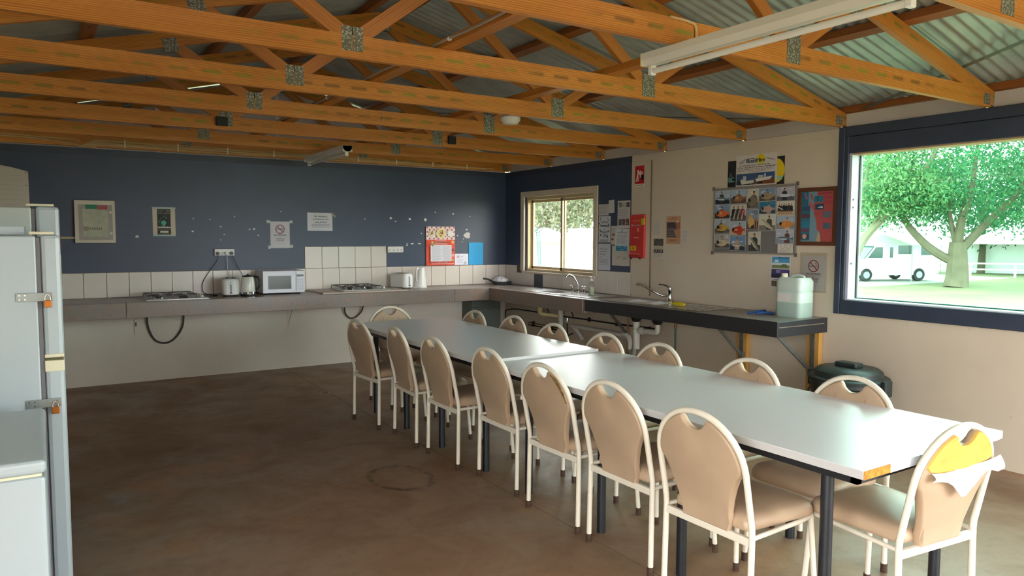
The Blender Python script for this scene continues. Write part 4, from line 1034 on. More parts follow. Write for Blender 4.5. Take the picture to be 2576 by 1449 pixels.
for i in range(NU):
    fl_.face([g[i][0], gb[i][0], gb[i + 1][0], g[i + 1][0]]); fl_.face([g[i][NV], g[i + 1][NV], gb[i + 1][NV], gb[i][NV]])
for j in range(NV):
    fl_.face([g[0][j], g[0][j + 1], gb[0][j + 1], gb[0][j]]); fl_.face([g[NU][j], gb[NU][j], gb[NU][j + 1], g[NU][j + 1]])
fo = fl_.build('torn_flap', M['cloth_white'], nb, smooth=True, auto=60); fo['label'] = 'torn vinyl flap hanging from the chair back'

# ================================================================ tables
def make_table(label, x0, x1, y0, y1, z, legs, chip=False):
    t = empty('dining_table', ((x0 + x1) / 2, (y0 + y1) / 2, 0)); tag(t, label, 'table', 'white laminate dining tables')
    cx, cy = (x0 + x1) / 2, (y0 + y1) / 2
    X0, X1, Y0, Y1 = x0 - cx, x1 - cx, y0 - cy, y1 - cy
    tp = MB(); a = tp.m(M['table']); b = tp.m(M['table_edge'])
    tp.box(X0, X1, Y0, Y1, z - 0.031, z, b)
    for i, f in enumerate(tp.f):
        if all(tp.v[j][2] > z - 0.001 for j in f): tp.mi[i] = a
    tp.build('tabletop', None, t, bevel=0.002, seg=1)
    e = 0.055
    for n, bx in (('apron', (X0 + e, X1 - e, Y0 + e, Y0 + e + 0.025)), ('apron', (X0 + e, X1 - e, Y1 - e - 0.025, Y1 - e)), ('apron', (X0 + e, X0 + e + 0.025, Y0 + e, Y1 - e)), ('apron', (X1 - e - 0.025, X1 - e, Y0 + e, Y1 - e))):
        MB().box(*bx, z - 0.072, z - 0.0315).build(n, M['black_metal'], t)
    for ly in legs:
        for lx in (-2.862, -2.862 + 0.76):
            MB().tube([(lx - cx, ly - cy, 0.0), (lx - cx, ly - cy, z - 0.032)], 0.0225, 14).build('leg', M['black_metal'], t, smooth=True, auto=60)
    if chip:
        MB().box(X0 + 0.001, X0 + 0.155, Y0 - 0.0012, Y0 + 0.01, z - 0.0305, z - 0.0012).build('bare_chipboard', M['chip'], t)
        MB().box(X0 + 0.155, X1 - 0.03, Y0 - 0.0020, Y0 + 0.01, z - 0.031, z - 0.0003).build('edge_strip', mat('white_edge_strip', '#dfe0e6', 0.35), t)
    return t
make_table('far white laminate table on black legs, slightly higher, reaching towards the navy wall', -3.005, -2.095, -4.512, -2.275, 0.752, (-2.50, -3.116, -3.712, -4.329))
make_table('near white laminate table on black legs with a bare chipboard corner', -2.962, -2.010, -6.930, -4.518, 0.735, (-4.821, -5.480, -6.034, -6.735), True)
# ================================================================ notices, posters, photographs
_tx = {}
def text_mesh(body):
    if body in _tx: return _tx[body]
    cu = bpy.data.curves.new('txt', 'FONT'); cu.body = body; cu.size = 1.0; cu.align_x = 'CENTER'; cu.align_y = 'CENTER'; cu.resolution_u = 2
    ob = bpy.data.objects.new('txt', cu)
    me = ob.to_mesh()
    vs_ = [(v.co.x, v.co.y) for v in me.vertices]; fs = [tuple(p.vertices) for p in me.polygons]
    ob.to_mesh_clear(); bpy.data.objects.remove(ob); bpy.data.curves.remove(cu)
    xs = [v[0] for v in vs_] or [0, 1]
    _tx[body] = (vs_, fs, max(xs) - min(xs)); return _tx[body]
class Sheet:
    """flat paper on a wall. fx: 0 left .. 1 right as seen, fy: 0 top .. 1 bottom"""
    def __init__(s, name, label, cat, wall, a0, a1, z0, z1, col, thick=0.0012, off=0.001, group=None, parent=None, tilt=0.0, material=None, bevel=0):
        s.wall = wall; s.W = abs(a1 - a0); s.H = z1 - z0
        ca = (a0 + a1) / 2; cz = (z0 + z1) / 2
        s.o = MB().box(-s.W / 2, s.W / 2, -thick, 0, -s.H / 2, s.H / 2).build(name, material or ink(col), None, bevel=bevel)
        if wall == 'B': s.o.location = (ca, -off, cz); s.o.rotation_euler = (0, tilt, 0)
        else: s.o.rotation_euler = (0, tilt, -PI / 2); s.o.location = (-off, ca, cz)
        if parent is None: tag(s.o, label, cat, group)
        s.t = -thick; s.n = 0; s.mb = None; s.prints = []
    def _p(s, fx, fy, k): return ((fx - 0.5) * s.W, s.t - 0.0002 - 0.00018 * k, (0.5 - fy) * s.H)
    def part(s, name):
        s.flush(); s.name = name; s.mb = MB(); s.prints.append(name); return s
    def flush(s):
        if s.mb and s.mb.f: s.mb.build(s.name, None, s.o, fix=False)
        s.mb = None
    def _m(s, c):
        if s.mb is None: s.part('print')
        return s.mb.m(ink(c))
    def poly(s, pts, c):
        k = s._m(c); s.n += 1
        i = s.mb.addv([s._p(x, y, s.n) for x, y in pts]); s.mb.face([i + j for j in range(len(pts))], k); return s
    def rect(s, x0, y0, x1, y1, c): return s.poly([(x0, y1), (x1, y1), (x1, y0), (x0, y0)], c)
    def disc(s, cx, cy, r, c, n=22, sy=1.0):
        return s.poly([(cx + r * math.cos(2 * PI * i / n) / s.W, cy - sy * r * math.sin(2 * PI * i / n) / s.H) for i in range(n)], c)
    def ring(s, cx, cy, r, w, c, n=28):
        k = s._m(c); s.n += 1
        a = s.mb.addv([s._p(cx + r * math.cos(2 * PI * i / n) / s.W, cy + r * math.sin(2 * PI * i / n) / s.H, s.n) for i in range(n)])
        b = s.mb.addv([s._p(cx + (r - w) * math.cos(2 * PI * i / n) / s.W, cy + (r - w) * math.sin(2 * PI * i / n) / s.H, s.n) for i in range(n)])
        for i in range(n): s.mb.face([a + i, a + (i + 1) % n, b + (i + 1) % n, b + i], k)
        return s
    def line(s, x0, y0, x1, y1, w, c):
        ax, ay, bx, by = x0 * s.W, y0 * s.H, x1 * s.W, y1 * s.H; d = math.hypot(bx - ax, by - ay); nx, ny = -(by - ay) / d * w / 2, (bx - ax) / d * w / 2
        return s.poly([((ax + nx) / s.W, (ay + ny) / s.H), ((bx + nx) / s.W, (by + ny) / s.H), ((bx - nx) / s.W, (by - ny) / s.H), ((ax - nx) / s.W, (ay - ny) / s.H)], c)
    def text(s, body, cx, cy, width, c, maxh=None, bold=0.0, rot=0.0):
        """width as a fraction of the sheet width"""
        v, f, w = text_mesh(body); k = s._m(c); s.n += 1
        sc = width * s.W / w
        scy = sc if maxh is None else min(sc, maxh)
        ca, sa = math.cos(rot), math.sin(rot)
        for dx in ((0,) if bold == 0 else (-bold, 0, bold)):
            i = s.mb.addv([((cx - 0.5) * s.W + (x * sc * ca - y * scy * sa) + dx, s.t - 0.0002 - 0.00018 * s.n, (0.5 - cy) * s.H + x * sc * sa + y * scy * ca) for x, y in v])
            for q in f: s.mb.face([i + j for j in q], k)
        return s
    def lines(s, x0, y0, x1, y1, n, c, seed=1, h=0.35):
        r = random.Random(seed)
        for i in range(n):
            y = y0 + (y1 - y0) * (i + 0.5) / n; hh = (y1 - y0) / n * h / 2; x = x0; end = x1 - r.uniform(0, 0.25) * (x1 - x0) * (i % 3 == 2)
            while x < end - 0.02:
                w = min(r.uniform(0.06, 0.17) * (x1 - x0), end - x); s.rect(x, y - hh, x + w, y + hh, c); x += w + 0.022 * (x1 - x0)
        return s
    def done(s): s.flush(); return s.o
TAPE = mat('clear_tape', '#8fa6a2', 0.3)
def tape(s, x0, y0, x1, y1):
    a = s._p(x0, y1, 0); b = s._p(x1, y0, 0)
    MB().box(a[0], b[0], s.t - 0.0012, s.t - 0.0004, a[2], b[2]).build('tape', TAPE, s.o)

# ---- navy far wall
s = Sheet('poster', 'black and white barber poster reading CUT ON THE CORNER', 'poster', 'B', -4.255, -4.043, 1.495, 1.778, '#cfc0a6')
s.rect(0.20, 0.04, 0.79, 0.97, '#1c1b18').text('CUT ON', 0.495, 0.115, 0.50, '#e8e4d8', bold=0.0008).text('THE CORNER', 0.495, 0.195, 0.52, '#d9d4c6', bold=0.0008)
r = random.Random(2)
for k in range(26):
    a = r.uniform(0.1, PI - 0.1) + (0.0 if k % 5 else 0.9); d = r.uniform(0.055, 0.088); s.disc(0.495 + d * math.cos(a) / s.W * 0.62, 0.47 - d * math.sin(a) / s.H * 0.9 + 0.05, r.uniform(0.002, 0.005), r.choice(['#3f8f6a', '#7fa77a', '#b9b79a', '#2f6f55']), 8)
s.disc(0.48, 0.535, 0.024, '#58b79c').poly([(0.44, 0.62), (0.53, 0.62), (0.56, 0.655), (0.41, 0.655)], '#58b79c').lines(0.22, 0.67, 0.77, 0.73, 1, '#e2dccd', 41, 0.8).lines(0.23, 0.74, 0.76, 0.81, 2, '#8d8674', 3).rect(0.31, 0.83, 0.68, 0.90, '#d6d0bf').lines(0.25, 0.91, 0.74, 0.96, 2, '#a49c88', 4)
tape(s, -0.02, -0.03, 1.02, 0.03); tape(s, 0.0, 0.97, 1.0, 1.02); s.done()

def no_smoking(name, label, wall, a0, a1, z0, z1, col):
    s = Sheet(name, label, 'notice', wall, a0, a1, z0, z1, col)
    R = 0.235 * s.W
    s.rect(0.30, 0.285, 0.52, 0.305, '#1a1a1a').rect(0.53, 0.285, 0.66, 0.305, '#1a1a1a')
    s.line(0.56, 0.20, 0.60, 0.23, 0.004, '#333333').line(0.60, 0.23, 0.63, 0.26, 0.004, '#333333')
    s.ring(0.5, 0.295, R, 0.008, '#8f2f37', 36); c = 0.68 * R; s.line(0.5 - c / s.W, 0.295 - c / s.H, 0.5 + c / s.W, 0.295 + c / s.H, 0.008, '#8f2f37')
    s.part('lettering').text('NO SMOKING', 0.5, 0.525, 0.64, '#2a2a2e', bold=0.0004).text('IN', 0.5, 0.60, 0.055, '#2a2a2e').text('CAMP KITCHEN', 0.5, 0.67, 0.44, '#2a2a2e', bold=0.0004).text('AT ANY TIME', 0.5, 0.735, 0.38, '#2a2a2e', bold=0.0004)
    return s
s = no_smoking('notice', 'NO SMOKING notice taped to the navy wall', 'B', -3.080, -2.866, 1.367, 1.655, '#cfcad0')
for q in ((-0.18, -0.05, 0.0, 0.06), (1.0, -0.05, 1.15, 0.06), (-0.12, 0.93, 0.0, 1.05), (1.0, 0.90, 1.16, 1.02), (0.0, 1.0, 1.0, 1.03)): tape(s, *q)
s.done()
s = Sheet('notice', 'landscape white notice about fish cleaning on the navy wall', 'notice', 'B', -2.665, -2.372, 1.555, 1.762, '#d8d7dd')
s.text('Fish cleaning is', 0.53, 0.20, 0.54, '#45454d', bold=0.0005).text('prohibited in this', 0.53, 0.36, 0.62, '#45454d', bold=0.0005).text('camp kitchen', 0.53, 0.52, 0.49, '#45454d', bold=0.0005).lines(0.16, 0.60, 0.92, 0.83, 3, '#8a8a95', 5)
tp_ = MB().box(-0.03, 0.04, s.t - 0.0015, s.t - 0.0005, -0.012, 0.012, mtx=Matrix.Translation((0.155, 0, 0.085)) @ Matrix.Rotation(0.75, 4, 'Y')).build('tape', mat('brown_tape', '#98907a', 0.5), s.o); s.done()
# red menu board
s = Sheet('menu_board', 'red pizza menu board with a red and white checked top on the navy wall', 'menu board', 'B', -1.178, -0.772, 1.130, 1.620, '#e8502f', thick=0.012)
s.rect(0, 0, 1, 0.335, '#f6e6e0')
for i in range(13):
    for j in range(6):
        if (i + j) % 2 == 0: cx = (i + 0.5) / 13; cy = (j + 0.5) / 6 * 0.335; s.poly([(cx - 0.036, cy), (cx, cy + 0.027), (cx + 0.036, cy), (cx, cy - 0.027)], '#cf4a48')
for cx, rr_, cc in ((0.19, 0.043, '#e8d7a8'), (0.5, 0.068, '#f0d889'), (0.82, 0.042, '#f2ece6')):
    s.disc(cx, 0.175, rr_, '#f3ead8').disc(cx, 0.175, rr_ * 0.86, cc)
    r = random.Random(int(cx * 100))
    for k in range(14):
        if cx > 0.8: break
        a = r.uniform(0, 6.3); d = r.uniform(0.1, 0.62) * rr_; s.disc(cx + d * math.cos(a) / s.W, 0.175 + d * math.sin(a) / s.H, rr_ * 0.14, r.choice(['#c6502a', '#6f8a32', '#e9a23a', '#8a3f22', '#efe2b4']), 9)
s.lines(0.30, 0.352, 0.66, 0.378, 1, '#f4e2d6', 42).text('0423 756 445', 0.48, 0.405, 0.40, '#fdf3ea', bold=0.0008).lines(0.24, 0.433, 0.74, 0.461, 1, '#fdf3ea', 43, 0.6)
s.rect(0.13, 0.475, 0.86, 0.895, '#f3eef0').rect(0.145, 0.487, 0.845, 0.883, '#e6e4ea')
s.lines(0.17, 0.50, 0.47, 0.875, 15, '#b3b2ba', 6, 0.3).lines(0.52, 0.50, 0.80, 0.875, 15, '#b3b2ba', 7, 0.3)
for cx, cy, c in ((0.86, 0.60, '#7d3f4a'), (0.86, 0.74, '#d9a9a0'), (0.86, 0.86, '#b59a4a'), (0.15, 0.41, '#e3b968'), (0.85, 0.40, '#ecc27a'), (0.15, 0.465, '#8a8f4a')): s.disc(cx, cy, 0.019, c)
s.rect(0.10, 0.90, 0.90, 0.935, '#c53a34').text('ORDER ONLINE', 0.5, 0.918, 0.34, '#fdf3ea', bold=0.0006).lines(0.11, 0.944, 0.89, 0.962, 1, '#f6c9b8', 44, 0.6); s.done()
s = Sheet('card', 'small white card between the red menu board and the blue paper', 'card', 'B', -0.768, -0.572, 1.130, 1.274, '#e6e4ee', thick=0.003)
s.rect(0.13, 0.16, 0.33, 0.36, '#d2a9b6').lines(0.40, 0.2, 0.62, 0.32, 1, '#77707e', 8).lines(0.14, 0.48, 0.62, 0.85, 4, '#c2c0ce', 9).disc(0.78, 0.80, 0.018, '#b9c2c2'); s.done()
s = Sheet('blue_paper', 'bright blue folded paper leaning on the tiles by the corner', 'paper', 'B', -0.566, -0.352, 1.128, 1.418, '#1ba7e0', thick=0.006)
s.lines(0.30, 0.15, 0.85, 0.95, 9, '#1795cb', 11, 0.2); s.done()

# ---- window wall: notices on the navy strip
s = Sheet('notice', 'small white typed notice at the top left of the navy strip', 'notice', 'R', -1.944, -2.113, 1.733, 1.855, '#d3cec9', off=0.0012); s.lines(0.06, 0.08, 0.9, 0.9, 7, '#a09a98', 12); s.done()
s = Sheet('notice', 'narrow blank slip pinned at the top of the navy strip', 'notice', 'R', -2.116, -2.208, 1.757, 1.897, '#cfcdc4', off=0.0012, tilt=-0.04); s.done()
s = Sheet('notice', 'white notice with two rows of three photos on the navy strip', 'notice', 'R', -2.262, -2.463, 1.592, 1.882, '#d6d2cf', off=0.0012)
for k, c in enumerate(('#8f8578', '#c6c1bb', '#5c555a')): s.rect(0.08 + 0.31 * k, 0.06, 0.34 + 0.31 * k, 0.24, c)
for k, c in enumerate(('#6d675f', '#5d5f60', '#7b4b40')): s.rect(0.10 + 0.29 * k, 0.66, 0.34 + 0.29 * k, 0.90, c)
r = random.Random(9)
for k in range(40): x = r.uniform(0.1, 0.9); y = r.choice([r.uniform(0.08, 0.22), r.uniform(0.68, 0.88)]); s.disc(x, y, 0.006, r.choice(['#403a38', '#cfc7bd', '#8a7a6a']), 7)
s.lines(0.06, 0.29, 0.92, 0.62, 8, '#9d9896', 13); s.done()
s = Sheet('poster', 'black and white event poster with drawings around bold lettering on the navy strip', 'poster', 'R', -1.948, -2.149, 1.437, 1.725, '#d5d6da', off=0.0012)
for x, y in ((0.2, 0.12), (0.82, 0.14), (0.12, 0.3), (0.15, 0.55), (0.85, 0.6), (0.18, 0.72), (0.86, 0.36), (0.8, 0.78)):
    for k in range(5): s.disc(x + r.uniform(-0.07, 0.07), y + r.uniform(-0.05, 0.05), r.uniform(0.004, 0.010), r.choice(['#4a4f63', '#2c2d35', '#8f94a8', '#6f9c95']), 8)
s.text('TRY DO', 0.55, 0.24, 0.52, '#33343c', bold=0.001).text('NORSEMAN', 0.55, 0.38, 0.60, '#33343c', bold=0.001).text('&', 0.55, 0.50, 0.07, '#33343c').text('CRAFT', 0.55, 0.62, 0.5, '#33343c', bold=0.001).text('2018', 0.6, 0.75, 0.42, '#33343c', bold=0.001).lines(0.12, 0.88, 0.9, 0.97, 2, '#55565e', 14, 0.5); s.done()
s = Sheet('notice', 'narrow leaflet half hidden on the navy strip', 'notice', 'R', -2.160, -2.268, 1.416, 1.617, '#d2c8bc', off=0.0012); s.rect(0.12, 0.40, 0.75, 0.54, '#8b7a68').rect(0.08, 0.66, 0.40, 0.78, '#8a3d36').lines(0.1, 0.1, 0.8, 0.35, 4, '#a59c92', 15); s.done()
s = Sheet('notice', 'white notice with a blue water picture on the navy strip', 'notice', 'R', -2.228, -2.457, 1.345, 1.588, '#d9dadd', off=0.0032, tilt=0.02)
s.poly([(0.48, 0.05), (0.53, 0.09), (0.50, 0.14), (0.44, 0.14)], '#2f3236').lines(0.17, 0.17, 0.83, 0.215, 1, '#44464c', 45, 0.6).lines(0.16, 0.28, 0.86, 0.70, 7, '#92939a', 16).rect(0.13, 0.76, 0.93, 0.985, '#3f8fb0')
for k in range(10): a = r.uniform(0.15, 0.75); s.line(a, 0.78 + 0.02 * (k % 9), a + 0.16, 0.80 + 0.018 * (k % 9), 0.003, r.choice(['#bfe0ea', '#1f4f72', '#7fc0d8'])) 
s.done()
s = Sheet('notice', 'blank cream sheet at the bottom right of the navy strip', 'notice', 'R', -2.180, -2.466, 1.190, 1.404, '#cdc3b5', off=0.0012); s.lines(0.25, 0.50, 0.55, 0.70, 3, '#aa9f92', 17); s.rect(0.62, 0.54, 0.82, 0.70, '#b7aa9c'); s.done()
s = Sheet('notice', 'portrait white notice about fish cleaning at the bottom of the navy strip', 'notice', 'R', -1.946, -2.152, 1.132, 1.424, '#cfd0d6', off=0.0012)
s.text('Fish cleaning is', 0.47, 0.20, 0.66, '#4a4a52', bold=0.0004).text('prohibited in', 0.42, 0.30, 0.56, '#4a4a52', bold=0.0004).text('this camp', 0.36, 0.40, 0.42, '#4a4a52', bold=0.0004).text('kitchen', 0.30, 0.50, 0.30, '#8c8c96').lines(0.12, 0.57, 0.86, 0.80, 5, '#8a8a95', 18); s.done()

# ---- fire blanket and sign on the cream strip
s = Sheet('safety_sign', 'red safety sign of a figure with a blanket, captioned FIRE BLANKET', 'sign', 'R', -2.540, -2.676, 2.016, 2.228, '#e6ddd0', off=0.0085, thick=0.002)
s.rect(0.0, 0.0, 1.0, 0.865, '#c3161f').disc(0.32, 0.24, 0.0105, '#f1ece6').poly([(0.26, 0.32), (0.40, 0.28), (0.52, 0.36), (0.49, 0.41), (0.38, 0.37), (0.34, 0.50), (0.40, 0.62), (0.36, 0.76), (0.28, 0.76), (0.30, 0.63), (0.25, 0.55), (0.16, 0.76), (0.08, 0.75), (0.18, 0.52)], '#f1ece6').poly([(0.48, 0.26), (0.62, 0.22), (0.72, 0.34), (0.62, 0.58), (0.50, 0.52)], '#ded7d2').poly([(0.66, 0.44), (0.95, 0.44), (0.95, 0.70), (0.66, 0.70)], '#17151a').poly([(0.66, 0.30), (0.80, 0.26), (0.92, 0.42), (0.70, 0.42)], '#e9a9a0')
s.text('FIRE BLANKET', 0.5, 0.935, 0.80, '#2a2422', bold=0.0008); s.done()
s = Sheet('fire_blanket', 'red fire blanket pouch with yellow tag hanging on the cream strip', 'fire blanket', 'R', -2.497, -2.712, 1.281, 1.729, '#cf3a35', off=0.0085, thick=0.028, bevel=0.006)
s.lines(0.22, 0.13, 0.74, 0.16, 1, '#e88a5a', 46, 0.7).text('FIRE', 0.22, 0.245, 0.24, '#f3dcd6', bold=0.001).text('BLANKET', 0.60, 0.245, 0.46, '#f3dcd6', bold=0.001).poly([(0.54, 0.32), (0.62, 0.30), (0.66, 0.36), (0.60, 0.41)], '#eeb0a6').lines(0.12, 0.41, 0.85, 0.50, 3, '#b72e2c', 19).lines(0.34, 0.515, 0.70, 0.545, 1, '#f0b9ae', 47, 0.6).lines(0.12, 0.57, 0.85, 0.70, 4, '#b72e2c', 20).rect(0.14, 0.72, 0.55, 0.83, '#d4ad1e').disc(0.34, 0.775, 0.018, '#b08a14').rect(0.04, 0.92, 0.72, 0.985, '#a82428').lines(0.08, 0.895, 0.80, 0.915, 1, '#f0d2c8', 21)
s.flush()
MB().box(0.075, 0.125, -0.046, -0.030, 0.115, 0.186).build('yellow_tag', mat('yellow_tag', '#c9b315', 0.4), s.o, bevel=0.008)
for tx in (-0.085, 0.045): MB().box(tx, tx + 0.025, -0.036, -0.030, -0.236, -0.215).build('pull_tab', mat('black_tab', '#2a2a2c', 0.5), s.o)

# ---- cream wall papers
s = Sheet('note', 'faint handwritten slip right of the fire blanket', 'note', 'R', -2.815, -2.915, 1.520, 1.652, '#cbbfb2'); s.lines(0.1, 0.1, 0.9, 0.9, 8, '#b3aac0', 22, 0.25); s.done()
s = Sheet('leaflet', 'leaflet with two black and white photos below the handwritten slip', 'leaflet', 'R', -2.820, -2.964, 1.282, 1.488, '#cfc3b4'); s.rect(0.03, 0.03, 0.97, 0.38, '#5a534b').rect(0.03, 0.40, 0.97, 0.54, '#b7ac90').rect(0.03, 0.55, 0.97, 0.72, '#4c4640')
for k in range(26): s.disc(r.uniform(0.1, 0.9), r.choice([r.uniform(0.06, 0.35), r.uniform(0.57, 0.70)]), r.uniform(0.003, 0.008), r.choice(['#bdb4a8', '#2b2723', '#8a8176']), 7)
s.lines(0.08, 0.76, 0.9, 0.92, 3, '#a0968a', 23); s.done()
s = Sheet('poster', 'orange tinted poster with dark picture bands on the cream wall', 'poster', 'R', -2.998, -3.190, 1.430, 1.704, '#c99a78'); s.lines(0.36, 0.04, 0.64, 0.07, 1, '#7a4f3a', 48, 0.7).lines(0.16, 0.09, 0.76, 0.12, 1, '#7a4f3a', 49, 0.7).rect(0.04, 0.22, 0.96, 0.45, '#4a4446').poly([(0.62, 0.22), (0.96, 0.22), (0.96, 0.45), (0.72, 0.45)], '#a06a4c').rect(0.04, 0.47, 0.96, 0.76, '#57504e').poly([(0.55, 0.50), (0.96, 0.47), (0.96, 0.76), (0.70, 0.74)], '#b98a6c').disc(0.80, 0.20, 0.010, '#ecd9a8').rect(0.60, 0.28, 0.65, 0.42, '#2c292b')
for y in (0.52, 0.60, 0.68): s.rect(0.04, y, 0.7, y + 0.012, '#b5a596')
s.lines(0.22, 0.82, 0.78, 0.91, 2, '#8f5f47', 50, 0.5); s.done()
s = Sheet('note', 'faint handwritten slip right of the orange poster', 'note', 'R', -3.212, -3.294, 1.436, 1.570, '#cfc3b6'); s.lines(0.15, 0.08, 0.85, 0.9, 9, '#a79fc0', 24, 0.3); s.done()
# boat hire signs
s = Sheet('sign', 'black boat hire sign with yellow sun behind the white boat poster', 'sign', 'R', -3.758, -4.352, 1.944, 2.176, '#23262b', thick=0.004, off=0.001)
s.disc(0.86, 0.50, 0.088, '#e3c31f', 30, 1.15).disc(0.84, 0.34, 0.014, '#26282c').rect(0.80, 0.45, 0.86, 0.72, '#26282c').rect(0.80, 0.70, 0.975, 0.76, '#7fcdb3').rect(0.80, 0.80, 0.965, 0.84, '#8fd0bd')
s.text('BC', 0.065, 0.72, 0.11, '#8fe0c4', bold=0.002).text('R', 0.06, 0.55, 0.05, '#6f7f93', bold=0.002).poly([(0.02, 0.79), (0.14, 0.79), (0.14, 0.80), (0.02, 0.81)], '#8fe0c4'); s.done()
s = Sheet('poster', 'white poster reading Boat Hire with two boat photos above the pinboard', 'poster', 'R', -3.852, -4.281, 1.946, 2.214, '#dbcfc4', off=0.0065)
s.disc(0.615, 0.175, 0.045, '#e7c71d').text('Boat', 0.38, 0.205, 0.24, '#17205a', bold=0.002).text('Hire', 0.61, 0.195, 0.20, '#1c2c3a', bold=0.002).lines(0.31, 0.115, 0.48, 0.145, 1, '#3a3a4a', 51, 0.8).rect(0.27, 0.255, 0.70, 0.275, '#7fd0bb')
s.line(0.08, 0.25, 0.24, 0.14, 0.006, '#77707a').line(0.13, 0.27, 0.20, 0.22, 0.005, '#77707a').line(0.76, 0.15, 0.95, 0.23, 0.006, '#77707a')
s.lines(0.09, 0.325, 0.87, 0.355, 1, '#6b6570', 52, 0.6).text('Call Paul - 0427 645 517 or Rosalyn - 0428 861 367', 0.5, 0.405, 0.94, '#3f3b48', bold=0.0003).lines(0.05, 0.44, 0.94, 0.53, 2, '#8d8690', 25).lines(0.30, 0.535, 0.70, 0.565, 1, '#a05a50', 26)
s.rect(0.03, 0.60, 0.495, 0.965, '#3a5578').rect(0.03, 0.82, 0.495, 0.965, '#25323f').poly([(0.13, 0.84), (0.48, 0.82), (0.46, 0.92), (0.17, 0.945)], '#d6d2c4').rect(0.20, 0.68, 0.28, 0.82, '#b9c0c6').poly([(0.15, 0.78), (0.26, 0.78), (0.27, 0.84), (0.14, 0.84)], '#cfc7a8')
s.rect(0.505, 0.60, 0.97, 0.80, '#33517f').rect(0.505, 0.80, 0.97, 0.965, '#7a4a2b').poly([(0.51, 0.79), (0.92, 0.73), (0.86, 0.83), (0.54, 0.88)], '#dcd8d2').rect(0.72, 0.64, 0.76, 0.78, '#c9ccd2').poly([(0.58, 0.68), (0.70, 0.68), (0.70, 0.78), (0.56, 0.79)], '#c3b9ac').poly([(0.56, 0.90), (0.66, 0.86), (0.70, 0.94), (0.60, 0.96)], '#2c2320'); s.done()
# pinboard
pb = empty('pinboard', (-0.001, -4.052, 1.648)); tag(pb, 'grey felt pinboard in an aluminium frame covered with fishing photos', 'pinboard')
pb.rotation_euler = (0, 0, -PI / 2)
PW, PH = 0.885, 0.584
MB().box(-PW / 2 + 0.012, PW / 2 - 0.012, -0.010, 0, -PH / 2 + 0.012, PH / 2 - 0.012).build('felt', mat('grey_felt', '#7d7876', 0.95, 0, 0.2, 0.12, 90), pb)
FR = mat('pinboard_aluminium', '#a59f96', 0.4, 0.5)
for a in ((-PW / 2, PW / 2, PH / 2 - 0.02, PH / 2), (-PW / 2, PW / 2, -PH / 2, -PH / 2 + 0.014), (-PW / 2, -PW / 2 + 0.016, -PH / 2 + 0.014, PH / 2 - 0.02), (PW / 2 - 0.016, PW / 2, -PH / 2 + 0.014, PH / 2 - 0.02)):
    MB().box(a[0], a[1], -0.016, -0.0002, a[2], a[3]).build('frame_bar', FR, pb)
for x in (-PW / 2, PW / 2):
    for z in (-PH / 2, PH / 2): MB().box(x - 0.015, x + 0.015, -0.019, -0.0165, z - 0.015, z + 0.015).build('frame_corner', mat('grey_corner', '#6f6a66', 0.5), pb, bevel=0.004)
PH_ = [(-3.624, -3.797, 1.798, 1.92), (-3.804, -3.978, 1.796, 1.92), (-3.984, -4.106, 1.748, 1.921), (-4.11, -4.283, 1.807, 1.919), (-4.291, -4.468, 1.802, 1.918), (-3.622, -3.801, 1.666, 1.791), (-3.804, -3.98, 1.642, 1.789), (-3.993, -4.112, 1.569, 1.741), (-4.114, -4.287, 1.699, 1.805), (-4.292, -4.47, 1.68, 1.8), (-3.626, -3.802, 1.536, 1.666), (-3.805, -3.979, 1.517, 1.64), (-4.116, -4.289, 1.553, 1.697), (-4.297, -4.481, 1.567, 1.679), (-3.627, -3.803, 1.401, 1.529), (-3.803, -3.98, 1.381, 1.51), (-4.008, -4.14, 1.375, 1.549), (-4.293, -4.471, 1.446, 1.567)]
